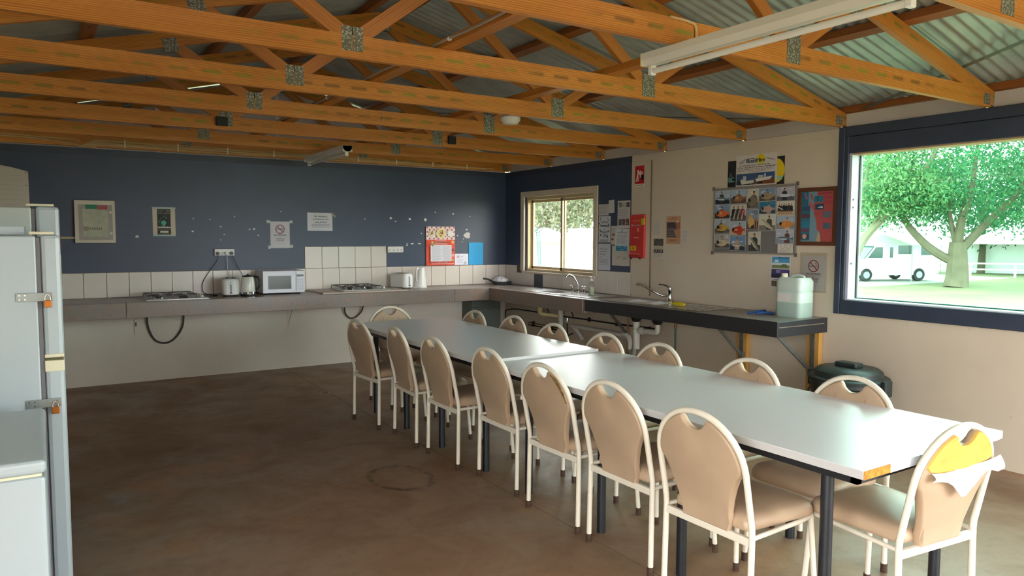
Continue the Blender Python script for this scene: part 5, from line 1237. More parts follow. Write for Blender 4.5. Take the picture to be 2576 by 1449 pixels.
# (sky, ground, shirt, fish, fish shape, label)
PD = [('#a9b9c9', '#1f3140', '#4a4038', '#6f7f86', 'h', 'man holding a silver fish at the top left of the pinboard'),
      ('#9fb2c8', '#5c4d44', '#6b5038', '#9a6a44', 'r', 'man with a spotted fish, top row second from the left'),
      ('#c6bda8', '#5a5146', '#6e675c', '#7d7460', 'r', 'tall photo of a man with a grey fish, top middle'),
      ('#7f97b3', '#5c5046', '#7a6a58', '#a48e6c', 'r', 'man with a brown fish, top row fourth from the left'),
      ('#b9b0ba', '#5f5e66', '#2a2b33', '#c8ccd4', 'h', 'man with a pale fish at the top right of the pinboard'),
      ('#7e95b0', '#3b3a34', '#5a3a28', '#d9682a', 'r', 'man with a bright orange fish at the left of the second row'),
      ('#cbc2b4', '#5a554e', '#2b2b2d', '#b9b2a4', '3', 'three people holding long fish upright'),
      ('#8796a8', '#2f2a26', '#8a6f4c', '#c69a5c', 'v', 'tall photo of stacked fish beside bare legs'),
      ('#2f7391', '#2c4a5a', '#a98a80', '#b9978a', 'r', 'pinkish fish under a deep blue sky'),
      ('#d8cdbd', '#c6b093', '#2a2a2c', '#d9d6d0', '6', 'group of people lined up on a pale beach'),
      ('#a3adb5', '#5a5a54', '#3c352c', '#c99c4c', 'r', 'man with a yellow fish at the left of the third row'),
      ('#a4b0bd', '#b7a68c', '#b04a28', '#c33a1c', 'r', 'round red fish held towards the viewer'),
      ('#cfc8b8', '#7d7a70', '#4f4b42', '#b3a888', 'd', 'man holding a long pale fish slantwise under a pale sky'),
      ('#a9b4c6', '#8c8f94', '#d9a888', '#d98a3c', 'r', 'large orange fish at the right of the third row'),
      ('#aaa29a', '#4e4a48', '#6e5f52', '#c9b898', 'r', 'man with a pale fish at the bottom left of the pinboard'),
      ('#6f8db2', '#27344a', '#b99c84', '#a89880', 'h', 'man in a cap with a fish beside the bottom left photo'),
      ('#c9bfae', '#4c4a46', '#3c3a36', '#8a8a74', 'd', 'tall photo of a man hugging a long dark fish on the bare felt'),
      ('#b4b8c6', '#8f96a4', '#6a3f38', '#5c7480', 'h', 'man with a blue tuna above the white note')]
SK = '#a87858'
for i, ((a0, a1, z0, z1), (sky, gr, sh, fi, ty, lab)) in enumerate(zip(PH_, PD)):
    s = Sheet('photograph', 'fishing photo: ' + lab, 'photograph', 'R', a0, a1, z0, z1, '#d8d4ce', off=0.0125 + 0.0004 * (i % 3), thick=0.0006, group='fishing photographs on the pinboard', tilt=random.Random(i).uniform(-0.02, 0.02))
    hz = 0.58 if i % 2 else 0.66
    s.rect(0.015, 0.015, 0.985, hz, sky).rect(0.015, hz, 0.985, 0.985, gr)
    rn = random.Random(40 + i); k_ = min(s.W, s.H)
    for _ in range(3): x = rn.uniform(0.05, 0.75); y = rn.uniform(0.05, hz - 0.12); s.poly([(x, y), (x + 0.2, y - 0.02), (x + 0.22, y + 0.05), (x + 0.03, y + 0.06)], '#c9cfd6' if i not in (8,) else '#4f93ac')
    def person(cx, top, sc, shirt):
        s.disc(cx, top + 0.10 * sc, 0.058 * sc * s.H, SK, 14, 1.25)
        s.poly([(cx - 0.05 * sc * s.H / s.W, top + 0.01 * sc), (cx + 0.05 * sc * s.H / s.W, top + 0.01 * sc), (cx + 0.06 * sc * s.H / s.W, top + 0.07 * sc), (cx - 0.06 * sc * s.H / s.W, top + 0.07 * sc)], '#2b241f')
        w = 0.19 * sc * s.H / s.W
        s.poly([(cx - w * 0.35, top + 0.19 * sc), (cx + w * 0.35, top + 0.19 * sc), (cx + w, top + 0.28 * sc), (cx + w * 1.1, top + 0.85 * sc), (cx - w * 1.1, top + 0.85 * sc), (cx - w, top + 0.28 * sc)], shirt)
    if ty == '3':
        for k in range(3):
            person(0.22 + 0.28 * k, 0.10, 0.8, [sh, '#38362f', '#8f2f38'][k]); s.poly([(0.30 + 0.25 * k, 0.35), (0.36 + 0.25 * k, 0.36), (0.26 + 0.25 * k, 0.92), (0.18 + 0.25 * k, 0.90)], fi)
    elif ty == '6':
        for k in range(6): person(0.16 + 0.135 * k, 0.16 + 0.03 * (k % 2), 0.62, ['#2a2a2c', '#3c3a3c', '#242427'][k % 3]); s.rect(0.135 + 0.135 * k, 0.66, 0.185 + 0.135 * k, 0.92, SK)
        s.poly([(0.10, 0.35), (0.40, 0.56), (0.38, 0.62), (0.08, 0.42)], fi)
    elif ty == 'v':
        s.poly([(0.15, 0.30), (0.45, 0.25), (0.50, 0.70), (0.30, 0.95), (0.10, 0.90)], fi); s.disc(0.35, 0.62, 0.30 * s.W, '#d0a868'); s.rect(0.62, 0.45, 0.72, 0.95, SK); s.rect(0.80, 0.45, 0.90, 0.95, SK)
        for k in range(4): s.rect(0.45, 0.08 + 0.05 * k, 0.95, 0.10 + 0.05 * k, '#3c5670')
    else:
        person(0.5 + rn.uniform(-0.08, 0.14), 0.08 if ty != 'r' else 0.12, 1.0, sh)
        if ty == 'r':
            pts = []
            for k in range(18):
                a = 2 * PI * k / 18; pts.append((0.48 + 0.36 * math.cos(a), 0.63 + 0.24 * math.sin(a)))
            s.poly(pts, fi).poly([(0.80, 0.60), (0.95, 0.48), (0.95, 0.76)], fi).poly([(0.30, 0.43), (0.50, 0.36), (0.66, 0.45), (0.48, 0.47)], fi)
            s.disc(0.24, 0.58, 0.016 * k_ / 0.12, '#201c18', 8)
            for k in range(9): s.disc(0.30 + 0.05 * (k % 5) + rn.uniform(-.02, .02), 0.57 + 0.10 * (k // 5) + rn.uniform(-.03, .03), 0.004, '#d9c9a8' if i in (1, 5, 11) else sh, 7)
        elif ty == 'h':
            s.poly([(0.06, 0.58), (0.30, 0.50), (0.62, 0.52), (0.84, 0.60), (0.95, 0.52), (0.95, 0.76), (0.84, 0.66), (0.60, 0.74), (0.28, 0.72)], fi).poly([(0.08, 0.60), (0.30, 0.64), (0.62, 0.64), (0.60, 0.72), (0.28, 0.70)], '#d6dade').disc(0.14, 0.585, 0.004, '#15171a', 8)
        else:
            s.poly([(0.16, 0.28), (0.30, 0.30), (0.62, 0.58), (0.88, 0.90), (0.78, 0.94), (0.48, 0.72), (0.22, 0.46)], fi).poly([(0.20, 0.36), (0.48, 0.66), (0.78, 0.93), (0.46, 0.74), (0.22, 0.47)], '#d3cdb8')
    s.done()
s = Sheet('note', 'white note with a sketched pair of glasses at the foot of the pinboard', 'note', 'R', -4.315, -4.466, 1.361, 1.445, '#dcd2c6', off=0.0125, thick=0.0006)
s.ring(0.33, 0.20, 0.022, 0.002, '#6b6058').ring(0.70, 0.20, 0.022, 0.002, '#6b6058').lines(0.1, 0.5, 0.9, 0.92, 4, '#b3a99e', 27); s.done()

# framed coast map
fm_ = empty('framed_map', (-0.001, -4.676, 1.666)); tag(fm_, 'coast map in a dark wooden frame beside the large window', 'framed map'); fm_.rotation_euler = (0, 0, -PI / 2)
WD = timber('dark_frame_wood', '#6b3d26', '#4f2a18')
FWd, FHd = 0.352, 0.462
for a, b, w in (((-FWd / 2, 0, FHd / 2 - 0.016), (FWd / 2, 0, FHd / 2 - 0.016), 0.032), ((-FWd / 2, 0, -FHd / 2 + 0.016), (FWd / 2, 0, -FHd / 2 + 0.016), 0.032), ((-FWd / 2 + 0.016, 0, -FHd / 2 + 0.032), (-FWd / 2 + 0.016, 0, FHd / 2 - 0.032), 0.032), ((FWd / 2 - 0.016, 0, -FHd / 2 + 0.032), (FWd / 2 - 0.016, 0, FHd / 2 - 0.032), 0.032)):
    MB().beam(Vector(a) + Vector((0, -0.011, 0)), Vector(b) + Vector((0, -0.011, 0)), 0.022 if abs(a[2] - b[2]) < 0.01 else 0.022, w, (0, 0, 1) if abs(a[2] - b[2]) < 0.01 else (1, 0, 0)).build('frame_rail', WD, fm_)
s = Sheet('map_print', '', '', 'R', 0, 0.290, 0, 0.400, '#d8606a', parent=fm_, thick=0.004)
s.o.parent = fm_; s.o.location = (0, -0.006, 0); s.o.rotation_euler = (0, 0, 0)
s.poly([(0, 0), (0.48, 0), (0.50, 0.06), (0.36, 0.28), (0.40, 0.42), (0.48, 0.60), (0.50, 0.75), (0.60, 0.82), (0.63, 1), (0, 1)], '#8fb3cf').poly([(0.55, 0.80), (0.60, 0.84), (0.63, 1.0), (0.48, 1.0)], '#d9c9a8').rect(0, 0, 0.22, 0.27, '#2280a8').rect(0, 0.27, 0.28, 0.97, '#2b86a8')
s.poly([(0.08, 0.02), (0.14, 0.02), (0.20, 0.14), (0.14, 0.16)], '#c06aa8').poly([(0.27, 0.04), (0.34, 0.05), (0.38, 0.18), (0.32, 0.16)], '#d8607a').poly([(0.20, 0.22), (0.30, 0.20), (0.42, 0.40), (0.34, 0.36)], '#e0708a')
for x0, y0, x1, y1, c in ((0.40, 0.09, 0.68, 0.21, '#2a7f9c'), (0.44, 0.25, 0.70, 0.36, '#274f6e'), (0.68, 0.40, 0.93, 0.52, '#6f6f86'), (0.70, 0.63, 0.92, 0.74, '#4f7088'), (0.02, 0.29, 0.28, 0.39, '#3a5a80'), (0.02, 0.44, 0.28, 0.53, '#5a3f50'), (0.02, 0.60, 0.28, 0.71, '#2f7f9c'), (0.02, 0.73, 0.28, 0.80, '#6f4f66'), (0.02, 0.84, 0.27, 0.95, '#3f4f66')): s.rect(x0, y0, x1, y1, c)
s.disc(0.13, 0.895, 0.020, '#d9a08a').poly([(0.50, 0.32), (0.66, 0.29), (0.68, 0.34)], '#d6dde0').rect(0.50, 0.11, 0.52, 0.19, '#1d2c38')
s.lines(0.54, 0.03, 0.97, 0.06, 1, '#8f2f46', 53, 0.7).lines(0.72, 0.09, 0.95, 0.26, 6, '#b0405a', 28).lines(0.44, 0.40, 0.62, 0.48, 3, '#b8485c', 29); s.done()
MB().box(-0.145, 0.145, -0.0125, -0.0115, -0.2, 0.2).build('glass', M['glass'], fm_)
s = Sheet('leaflet', 'church leaflet with blue sky and purple photos behind the jerry can', 'leaflet', 'R', -4.243, -4.438, 1.082, 1.346, '#d4ccd2')
s.rect(0.06, 0.04, 0.95, 0.40, '#4f9ac4').rect(0.06, 0.22, 0.95, 0.30, '#cfd8de').rect(0.06, 0.30, 0.95, 0.40, '#7f8a5a').poly([(0.50, 0.33), (0.62, 0.26), (0.80, 0.27), (0.88, 0.36), (0.50, 0.37)], '#6b7445').rect(0.20, 0.13, 0.40, 0.20, '#cfe0ea').text('Anglican Church', 0.64, 0.065, 0.54, '#1d3f5c', bold=0.0004)
s.rect(0.05, 0.43, 0.96, 0.71, '#3f3d63').rect(0.28, 0.45, 0.52, 0.55, '#8d7fb3').rect(0.55, 0.45, 0.90, 0.60, '#5d4a8a').rect(0.05, 0.60, 0.45, 0.70, '#27303f').lines(0.19, 0.75, 0.61, 0.78, 1, '#3a3740', 54, 0.7).rect(0.08, 0.80, 0.36, 0.98, '#6f5f4c')
for k in range(8): s.rect(0.10 + 0.03 * k, 0.82, 0.115 + 0.03 * k, 0.97, r.choice(['#3f352c', '#9a8a66', '#5a4c40']))
s.done()
s = no_smoking('notice', 'NO SMOKING notice in a plastic sleeve below the framed map', 'R', -4.550, -4.758, 1.076, 1.352, '#c9c2c4')
s.flush(); MB().box(-0.125, 0.12, -0.0030, -0.0022, -0.155, 0.165).build('plastic_sleeve', glass('clear_sleeve', (0.95, 0.95, 0.93)), s.o); s.done()
# ================================================================ plumbing under the sinks
PV, PY = M['pvc'], M['pvc_old']; BP = mat('black_water_pipe', '#1c1a19', 0.5); CP = mat('dull_copper', '#7d5a38', 0.4, 0.6)
def pipe(name, pts, r, m, par, n=4, seg=10): return MB().tube(smoothline(pts, n) if n else pts, r, seg).build(name, m, par, smooth=True, auto=60)
w1p = empty('waste_pipe', (-0.28, -1.22, 0.60)); tag(w1p, 'yellowed waste pipe and trap under the far sink', 'pipe')
O = lambda *p: tuple(a - b for a, b in zip(p, (-0.28, -1.22, 0.60)))
MB().lathe([(0.045, 0.06), (0.045, 0.085), (0.03, 0.09), (0.03, 0.115)], (0, 0, 0), 14).build('trap_cup', PY, w1p, smooth=True)
pipe('trap_bend', [O(-0.28, -1.22, 0.665), O(-0.28, -1.215, 0.61), O(-0.265, -1.225, 0.585), O(-0.22, -1.25, 0.578)], 0.030, PY, w1p)
pipe('outlet_pipe', [O(-0.23, -1.245, 0.580), O(-0.09, -1.33, 0.560)], 0.024, PY, w1p, 0)
MB().lathe([(0.033, -0.10), (0.035, -0.09), (0.033, 0.06)], O(-0.075, -1.352, 0.585), 14).build('junction', PV, w1p, smooth=True)
pipe('down_pipe', [O(-0.075, -1.352, 0.50), O(-0.075, -1.352, 0.04)], 0.028, PV, w1p, 0)
bw_ = empty('water_pipe', (-0.03, -0.9, 0.45)); tag(bw_, 'thin black water pipes clipped along the wall under the far sink', 'pipe')
O = lambda *p: tuple(a - b for a, b in zip(p, (-0.03, -0.9, 0.45)))
pipe('pipe_run', [O(-0.24, -0.035, 0.30), O(-0.10, -0.035, 0.325), O(-0.04, -0.04, 0.345), O(-0.03, -0.052, 0.40), O(-0.03, -0.052, 0.49), O(-0.03, -0.075, 0.518), O(-0.03, -0.31, 0.553), O(-0.03, -0.79, 0.555), O(-0.03, -1.40, 0.555), O(-0.03, -1.76, 0.559), O(-0.03, -2.30, 0.562), O(-0.03, -2.90, 0.575)], 0.0085, BP, bw_, 4, 8)
pipe('pipe_run', [O(-0.03, -0.60, 0.41), O(-0.03, -1.30, 0.406)], 0.006, CP, bw_, 0, 8)
pipe('pipe_run', [O(-0.03, -0.60, 0.377), O(-0.03, -1.30, 0.380)], 0.007, BP, bw_, 0, 8)
for y in (-0.70, -1.10, -1.82, -2.30, -2.80): MB().box(-0.008, 0.028, y + 0.9 - 0.008, y + 0.9 + 0.008, -0.085 if y > -1.2 else 0.090, -0.02 if y > -1.2 else 0.135).build('pipe_clip', BP, bw_)
v_ = MB().lathe([(0.014, -0.03), (0.016, 0.0), (0.012, 0.03)], O(-0.045, -1.44, 0.515), 10).build('valve', M['chrome'], bw_, smooth=True)
pipe('riser', [O(-0.045, -1.44, 0.50), O(-0.045, -1.448, 0.36), O(-0.045, -1.47, 0.345), O(-0.045, -1.55, 0.372)], 0.007, BP, bw_, 4, 8)
pipe('riser', [O(-0.06, -1.10, 0.56), O(-0.10, -1.07, 0.70)], 0.006, BP, bw_, 0, 8); pipe('riser', [O(-0.06, -1.58, 0.56), O(-0.10, -1.56, 0.70)], 0.006, BP, bw_, 0, 8)
gp = empty('drain_pipe', (-0.07, -2.0, 0.46)); tag(gp, 'long pale drain pipe running along the wall to the double sink', 'pipe')
O = lambda *p: tuple(a - b for a, b in zip(p, (-0.07, -2.0, 0.46)))
pipe('pipe_run', [O(-0.07, -1.565, 0.468), O(-0.07, -2.46, 0.462)], 0.024, PV, gp, 0, 12)
pipe('branch', [O(-0.07, -1.60, 0.455), O(-0.07, -1.68, 0.40), O(-0.07, -1.76, 0.335)], 0.026, PV, gp)
pipe('elbow', [O(-0.07, -2.45, 0.462), O(-0.075, -2.53, 0.458), O(-0.08, -2.572, 0.42), O(-0.08, -2.574, 0.33), O(-0.10, -2.62, 0.305), O(-0.17, -2.72, 0.295)], 0.028, PV, gp)
for y in (-2.44, -2.50): MB().lathe([(0.032, -0.012), (0.032, 0.012)], O(-0.072, y, 0.460), 12, axis='y').build('collar', PV, gp)
ds = empty('sink_trap', (-0.30, -2.91, 0.40)); tag(ds, 'white double sink trap with two outlets under the black bench', 'pipe')
O = lambda *p: tuple(a - b for a, b in zip(p, (-0.30, -2.91, 0.40)))
for y in (-2.91, -3.205):
    MB().lathe([(0.030, 0.265), (0.036, 0.268), (0.056, 0.300), (0.056, 0.327)], O(-0.30, y, 0.40), 16).build('plug_flange', BP, ds, smooth=True)
MB().lathe([(0.033, -0.005), (0.036, 0.0), (0.036, 0.16), (0.040, 0.165), (0.040, 0.19), (0.034, 0.195), (0.034, 0.2645)], O(-0.30, -2.91, 0.40), 16).build('bottle_trap', PV, ds, smooth=True)
pipe('cross_pipe', [O(-0.30, -3.205, 0.664), O(-0.30, -3.205, 0.61), O(-0.30, -3.185, 0.590), O(-0.30, -3.12, 0.585), O(-0.30, -2.93, 0.580)], 0.027, PV, ds)
MB().lathe([(0.034, -0.02), (0.034, 0.02)], O(-0.30, -2.985, 0.582), 14, axis='y').build('collar', PV, ds)
pipe('outlet', [O(-0.30, -2.90, 0.425), O(-0.25, -2.83, 0.40), O(-0.175, -2.73, 0.30)], 0.025, PV, ds)
cd = MB().tube([(-0.03, -2.488, 0.0), (-0.03, -2.490, 0.70)], 0.014, 8).build('wall_conduit', mat('brown_conduit', '#8d6b3c', 0.6), smooth=True); tag(cd, 'brown conduit rising up the wall behind the double sink trap', 'conduit')
gh = empty('green_hose', (-0.05, -3.195, 0.0)); tag(gh, 'thin green hose hanging from the black bench to the floor', 'hose')
MB().tube([(0, 0, 0.0), (0, 0.001, 0.61)], 0.0085, 8).build('hose', mat('green_hose', '#2f5f56', 0.5), gh, smooth=True)
MB().lathe([(0.013, 0.61), (0.015, 0.63), (0.010, 0.66), (0.008, 0.75)], (0, 0, 0), 10).build('fitting', CP, gh, smooth=True)
# grey cabinet in the corner under the bench
cb_ = empty('corner_cabinet', (-0.45, -0.14, 0)); tag(cb_, 'grey green metal cabinet standing in the corner under the bench', 'cabinet')
GC = mat('grey_green_metal', '#5d655c', 0.5, 0, 0.5, 0.15, 12)
MB().box(-0.215, 0.215, -0.12, 0.125, 0.0, 0.700).build('case', GC, cb_, bevel=0.006)
for s_ in (-1, 1):
    MB().box(min(s_ * 0.205, s_ * 0.105), max(s_ * 0.205, s_ * 0.105), -0.1225, -0.1205, 0.595, 0.600).build('vent_slot', M['black'], cb_)
MB().box(-0.20, 0.20, -0.123, -0.1205, 0.05, 0.56).build('door', mat('grey_green_door', '#666e65', 0.5), cb_)

# ================================================================ bin
bn = empty('rubbish_bin', (-0.345, -5.205, 0)); tag(bn, 'black plastic rubbish bin with clip-on lid by the cream wall', 'bin')
BK = mat('black_bin_plastic', '#26302f', 0.45)
MB().lathe([(0.205, 0.0), (0.215, 0.01), (0.252, 0.44), (0.262, 0.45), (0.262, 0.475), (0.25, 0.478)], (0, 0, 0), 30).build('tub', BK, bn, smooth=True)
ld = MB().lathe([(0.272, 0.4785), (0.275, 0.500), (0.262, 0.508), (0.235, 0.512), (0.228, 0.545), (0.20, 0.566), (0.10, 0.572), (0.0, 0.573)], (0, 0, 0), 30).build('lid', BK, bn, smooth=True)
MB().box(-0.05, 0.05, -0.085, 0.085, 0.570, 0.606).build('lid_handle', BK, ld, bevel=0.012)
for s_ in (-1, 1):
    h = MB().box(-0.045, 0.045, s_ * 0.285 - 0.02, s_ * 0.285 + 0.02, 0.40, 0.515).build('clip_handle', BK, bn, bevel=0.01)
    MB().tube(smoothline([(-0.04, s_ * 0.27, 0.40), (-0.05, s_ * 0.295, 0.34), (0.0, s_ * 0.30, 0.32), (0.05, s_ * 0.295, 0.34), (0.04, s_ * 0.27, 0.40)], 4), 0.008, 6).build('grip', BK, h, smooth=True)

# ================================================================ marks and small fixtures
rng = random.Random(11)
mb = MB()
CH_ = [(-4.401, 1.484, .020), (-1.974, 1.699, .012), (-1.644, 1.714, .018), (-1.582, 1.676, .012), (-1.392, 1.708, .018), (-1.182, 1.702, .022), (-1.043, 1.798, .012), (-0.79, 1.783, .014), (-0.546, 1.752, .008), (-0.587, 1.511, .052), (-0.593, 1.583, .020), (-1.426, 1.405, .016), (-1.362, 1.405, .026), (-1.265, 1.405, .026), (-1.432, 1.386, .014), (-1.237, 1.533, .008), (-0.727, 1.506, .010), (-0.64, 1.465, .011), (-0.657, 1.429, .008), (-3.705, 1.667, .008), (-3.599, 1.593, .012), (-3.565, 1.508, .010), (-3.455, 1.701, .007), (-3.3, 1.566, .010), (-3.877, 1.54, .012), (-3.87, 1.673, .007), (-2.962, 1.767, .007), (-3.209, 1.501, .010), (-3.254, 1.57, .014), (-3.60, 1.45, .009)]
for x, z, r_ in CH_:
    n = 11; flat = 0.32 if 1.40 < z < 1.41 else rng.uniform(0.55, 0.95)
    mb_ = [(x + r_ * rng.uniform(0.65, 1.1) * math.cos(2 * PI * i / n), z + flat * r_ * rng.uniform(0.65, 1.1) * math.sin(2 * PI * i / n)) for i in range(n)]
    mb.prism(mb_, -0.0009, 0.0, 'y')
o = mb.build('paint_chips', mat('bare_plaster', '#dcd8d6', 0.8), wb); o['kind'] = 'stuff'
o['label'] = 'white chips where the navy paint has flaked'
dn = empty('floor_drain', (-2.99, -1.538, 0)); tag(dn, 'small round floor drain beside the floor joint', 'drain')
MB().lathe([(0.042, 0.0002), (0.042, 0.003), (0.034, 0.004)], (0, 0, 0), 20).build('rim', mat('drain_rim', '#b9a996', 0.5), dn)
MB().lathe([(0.030, 0.0042), (0.030, 0.0050)], (0, 0, 0), 16).build('grate', mat('drain_dark', '#5f5346', 0.6), dn)
sd = MB().box(-0.045, 0.045, -0.012, 0.012, 0, 0.07).build('sensor_box', M['black'], None, bevel=0.004); sd.location = (-3.965, -2.035, 2.375); tag(sd, 'small black sensor box on a truss bottom left of centre', 'sensor')
sd = MB().box(-0.04, 0.04, -0.012, 0.012, 0, 0.075).build('sensor_box', M['black'], None, bevel=0.004); sd.location = (-1.885, -2.035, 2.375); tag(sd, 'small black sensor box beside a truss plate right of centre', 'sensor')
lp = empty('round_light', (-2.03, -3.30, 2.40)); tag(lp, 'round white ceiling light just visible between two trusses', 'light fitting')
MB().lathe([(0.075, 0.05), (0.08, 0.045), (0.078, 0.02), (0.055, -0.005), (0.0, -0.012)], (0, 0, 0), 24).build('diffuser', mat('opal_diffuser', '#e9e2d8', 0.3), lp, smooth=True)
MB().lathe([(0.06, 0.0505), (0.06, 0.074)], (0, 0, 0), 20).build('base', M['white_plastic'], lp)
ps = MB().tube(smoothline([(-2.98, -3.10, 2.345), (-2.978, -3.10, 2.28)], 3), 0.002, 5).build('pull_cord', mat('old_string', '#c9a58a', 0.7)); ps.location = (0.0, 0.12, 0.09); tag(ps, 'thin pull cord hanging between two trusses', 'cord')
sw = MB().tube(smoothline([(-2.88, -5.924, 2.452), (-2.76, -5.924, 2.448), (-2.725, -5.924, 2.43), (-2.722, -5.924, 2.37), (-2.726, -5.924, 2.345)], 4), 0.006, 6).build('light_cable', CC, smooth=True); tag(sw, 'cream cable bending down a truss to the near batten', 'cable')
# ================================================================ outside
def gz(x): return -0.25 - 0.75 * min(1.0, max(0.0, (x - 1.5) / 22.0))
gm = MB(); xs = [-45, -20, -6.5, 0.18, 1.5, 4, 8, 12, 16, 20, 23.5, 30, 45, 70, 120]; ys = [-70, -40, -20, -10, 0.2, 10, 20, 35, 55, 90, 130]
gi = [[gm.addv([(x, y, gz(x))]) for y in ys] for x in xs]
for i in range(len(xs) - 1):
    for j in range(len(ys) - 1): gm.face([gi[i][j], gi[i + 1][j], gi[i + 1][j + 1], gi[i][j + 1]])
gmat = NT('dry_grass'); ob = gmat.tc.outputs['Object']
gmat.base(gmat.mix(gmat.rng(gmat.noise(ob, 0.35, 6, 0.6), 0.38, 0.62), '#5f6a45', '#716d4e')); gmat.p.inputs['Roughness'].default_value = 0.9; gmat.bump(gmat.noise(ob, 14, 5), 0.6, 0.05)
gr = gm.build('ground', gmat.m); struct(gr, 'dry grass of the park outside')
pad = box('gravel_pad', 30.0, 46.0, 13.2, 21.0, -0.998, -0.985, mat('pale_gravel', '#a9a9a2', 0.9, 0, 0.3, 0.15, 3)); struct(pad, 'pale gravel parking strip')
LEAF = {}
def leaf_mat(n, c1, c2):
    m = bpy.data.materials.new(n); m.use_nodes = True; t = m.node_tree; t.nodes.remove(t.nodes['Principled BSDF'])
    g = t.nodes.new('ShaderNodeObjectInfo'); ge = t.nodes.new('ShaderNodeNewGeometry')
    mx = t.nodes.new('ShaderNodeMix'); mx.data_type = 'RGBA'; mx.inputs['A'].default_value = rgb(c1); mx.inputs['B'].default_value = rgb(c2); t.links.new(ge.outputs['Random Per Island'], mx.inputs['Factor'])
    d = t.nodes.new('ShaderNodeBsdfDiffuse'); tr_ = t.nodes.new('ShaderNodeBsdfTranslucent'); x = t.nodes.new('ShaderNodeMixShader'); x.inputs[0].default_value = 0.4
    t.links.new(mx.outputs['Result'], d.inputs[0]); t.links.new(mx.outputs['Result'], tr_.inputs[0]); t.links.new(d.outputs[0], x.inputs[1]); t.links.new(tr_.outputs[0], x.inputs[2]); t.links.new(x.outputs[0], t.nodes['Material Output'].inputs[0])
    return m
LM = [leaf_mat('gum_leaf', '#2a5c42', '#4f7d52'), leaf_mat('pale_gum_leaf', '#4f8058', '#7a9c66'), leaf_mat('grey_bush_leaf', '#5f6f5a', '#84866c')]
BK_ = [mat('gum_bark', '#6b6250', 0.85, 0, 0.3, 0.3, 2), mat('pale_gum_bark', '#8f8672', 0.85, 0, 0.3, 0.2, 2)]
def tree(label, base, limbs, canopy, lm, bm_, nclump, seed, leaf=(0.20, 0.08), per=42, spread=0.55):
    r = random.Random(seed); t = empty('gum_tree', base); tag(t, label, 'tree', 'trees in the park')
    for k, (pts, r0, r1) in enumerate(limbs):
        P = smoothline(pts, 4); n = len(P)
        MB().tube(P, [r0 + (r1 - r0) * i / (n - 1) for i in range(n)], 8).build('trunk' if k == 0 else 'limb', bm_, t, smooth=True)
    V = []; F = []
    for c in range(nclump):
        (cx, cy, cz), (rx, ry, rz) = canopy[c % len(canopy)]
        while True:
            a, b, d = r.uniform(-1, 1), r.uniform(-1, 1), r.uniform(-1, 1)
            if 0.25 < a * a + b * b + d * d < 1: break
        p = Vector((cx + a * rx, cy + b * ry, cz + d * rz))
        for k in range(per):
            q = p + Vector((r.gauss(0, spread), r.gauss(0, spread), r.gauss(0, spread * 0.6)))
            u = Vector((r.uniform(-1, 1), r.uniform(-1, 1), r.uniform(-1.4, 0.3))).normalized(); w = u.orthogonal().normalized(); w = (Matrix.Rotation(r.uniform(0, 6.3), 3, u) @ w)
            s = r.uniform(0.7, 1.4); u = u * leaf[0] * s; w = w * leaf[1] * s
            i = len(V); V += [q - w * 0.2, q + u * 0.5 - w * 0.5, q + u, q + u * 0.5 + w * 0.5]; F.append((i, i + 1, i + 2, i + 3))
    me = bpy.data.meshes.new('foliage'); me.from_pydata([tuple(v) for v in V], [], F); me.materials.append(lm)
    o = link('foliage', me, t); o['kind'] = 'stuff'
tree('big gum tree with several leaning limbs in front of the fence', (34.0, 10.85, -1.0),
     [([(0, 0, 0), (0.05, -0.02, 0.6), (0.05, 0, 1.5), (0.0, 0.0, 2.3)], 0.62, 0.40),
      ([(0, 0, 1.2), (-0.6, 1.1, 2.0), (-1.0, 2.2, 3.4), (-1.0, 2.4, 4.6), (-0.8, 2.0, 6.5)], 0.24, 0.08),
      ([(0, 0, 2.1), (-0.1, -0.2, 3.5), (0.1, -0.5, 5.0), (0.3, -0.6, 7.5)], 0.26, 0.07),
      ([(0.1, -0.1, 1.9), (0.6, -1.0, 3.2), (1.1, -2.2, 4.8), (1.2, -3.0, 6.6)], 0.24, 0.07),
      ([(0, 0.1, 2.2), (-0.2, 0.4, 4.0), (-0.1, 0.5, 6.2)], 0.16, 0.05)],
     [((0, 0.2, 6.4), (4.2, 4.2, 2.9)), ((-0.6, 1.6, 4.6), (2.6, 2.2, 1.3)), ((1.0, -3.2, 4.8), (2.6, 2.4, 1.8)), ((0.5, -0.6, 8.0), (4.5, 5.0, 2.0))], LM[0], BK_[0], 420, 21)
tree('pale gum tree leaning right in front of the campervan', (31.4, 15.0, -1.0),
     [([(0, 0, 0), (0.1, -0.1, 1.4), (0.35, -0.6, 2.6), (0.9, -1.9, 4.3), (1.5, -3.1, 6.2), (1.7, -3.6, 8.0)], 0.30, 0.10),
      ([(0.05, 0, 0.8), (-0.05, 0.0, 2.6), (0.2, -0.4, 4.6), (0.4, -0.7, 7.5)], 0.20, 0.06),
      ([(0.4, -0.7, 2.8), (0.3, -1.4, 4.0), (0.35, -1.9, 4.9)], 0.10, 0.04)],
     [((0.3, -0.6, 5.4), (3.0, 3.0, 2.0)), ((0.2, -1.0, 8.2), (4.0, 4.2, 2.0)), ((0.6, -2.6, 4.9), (1.8, 2.0, 1.0))], LM[1], BK_[1], 330, 22)
def simple_tree(label, x, y, h, w, seed, lm, n=190, leaf=(0.30, 0.13)):
    z = gz(x)
    tree(label, (x, y, z), [([(0, 0, 0), (0.1, 0, h * 0.25), (0.0, 0.1, h * 0.5)], 0.28, 0.14), ([(0, 0, h * 0.3), (0.4 * w, 0.3 * w, h * 0.6)], 0.12, 0.05), ([(0, 0, h * 0.35), (-0.4 * w, -0.3 * w, h * 0.65)], 0.12, 0.05)],
         [((0, 0, h * 0.62), (w, w, h * 0.36))], lm, BK_[0], n, seed, leaf, 42, 0.7)
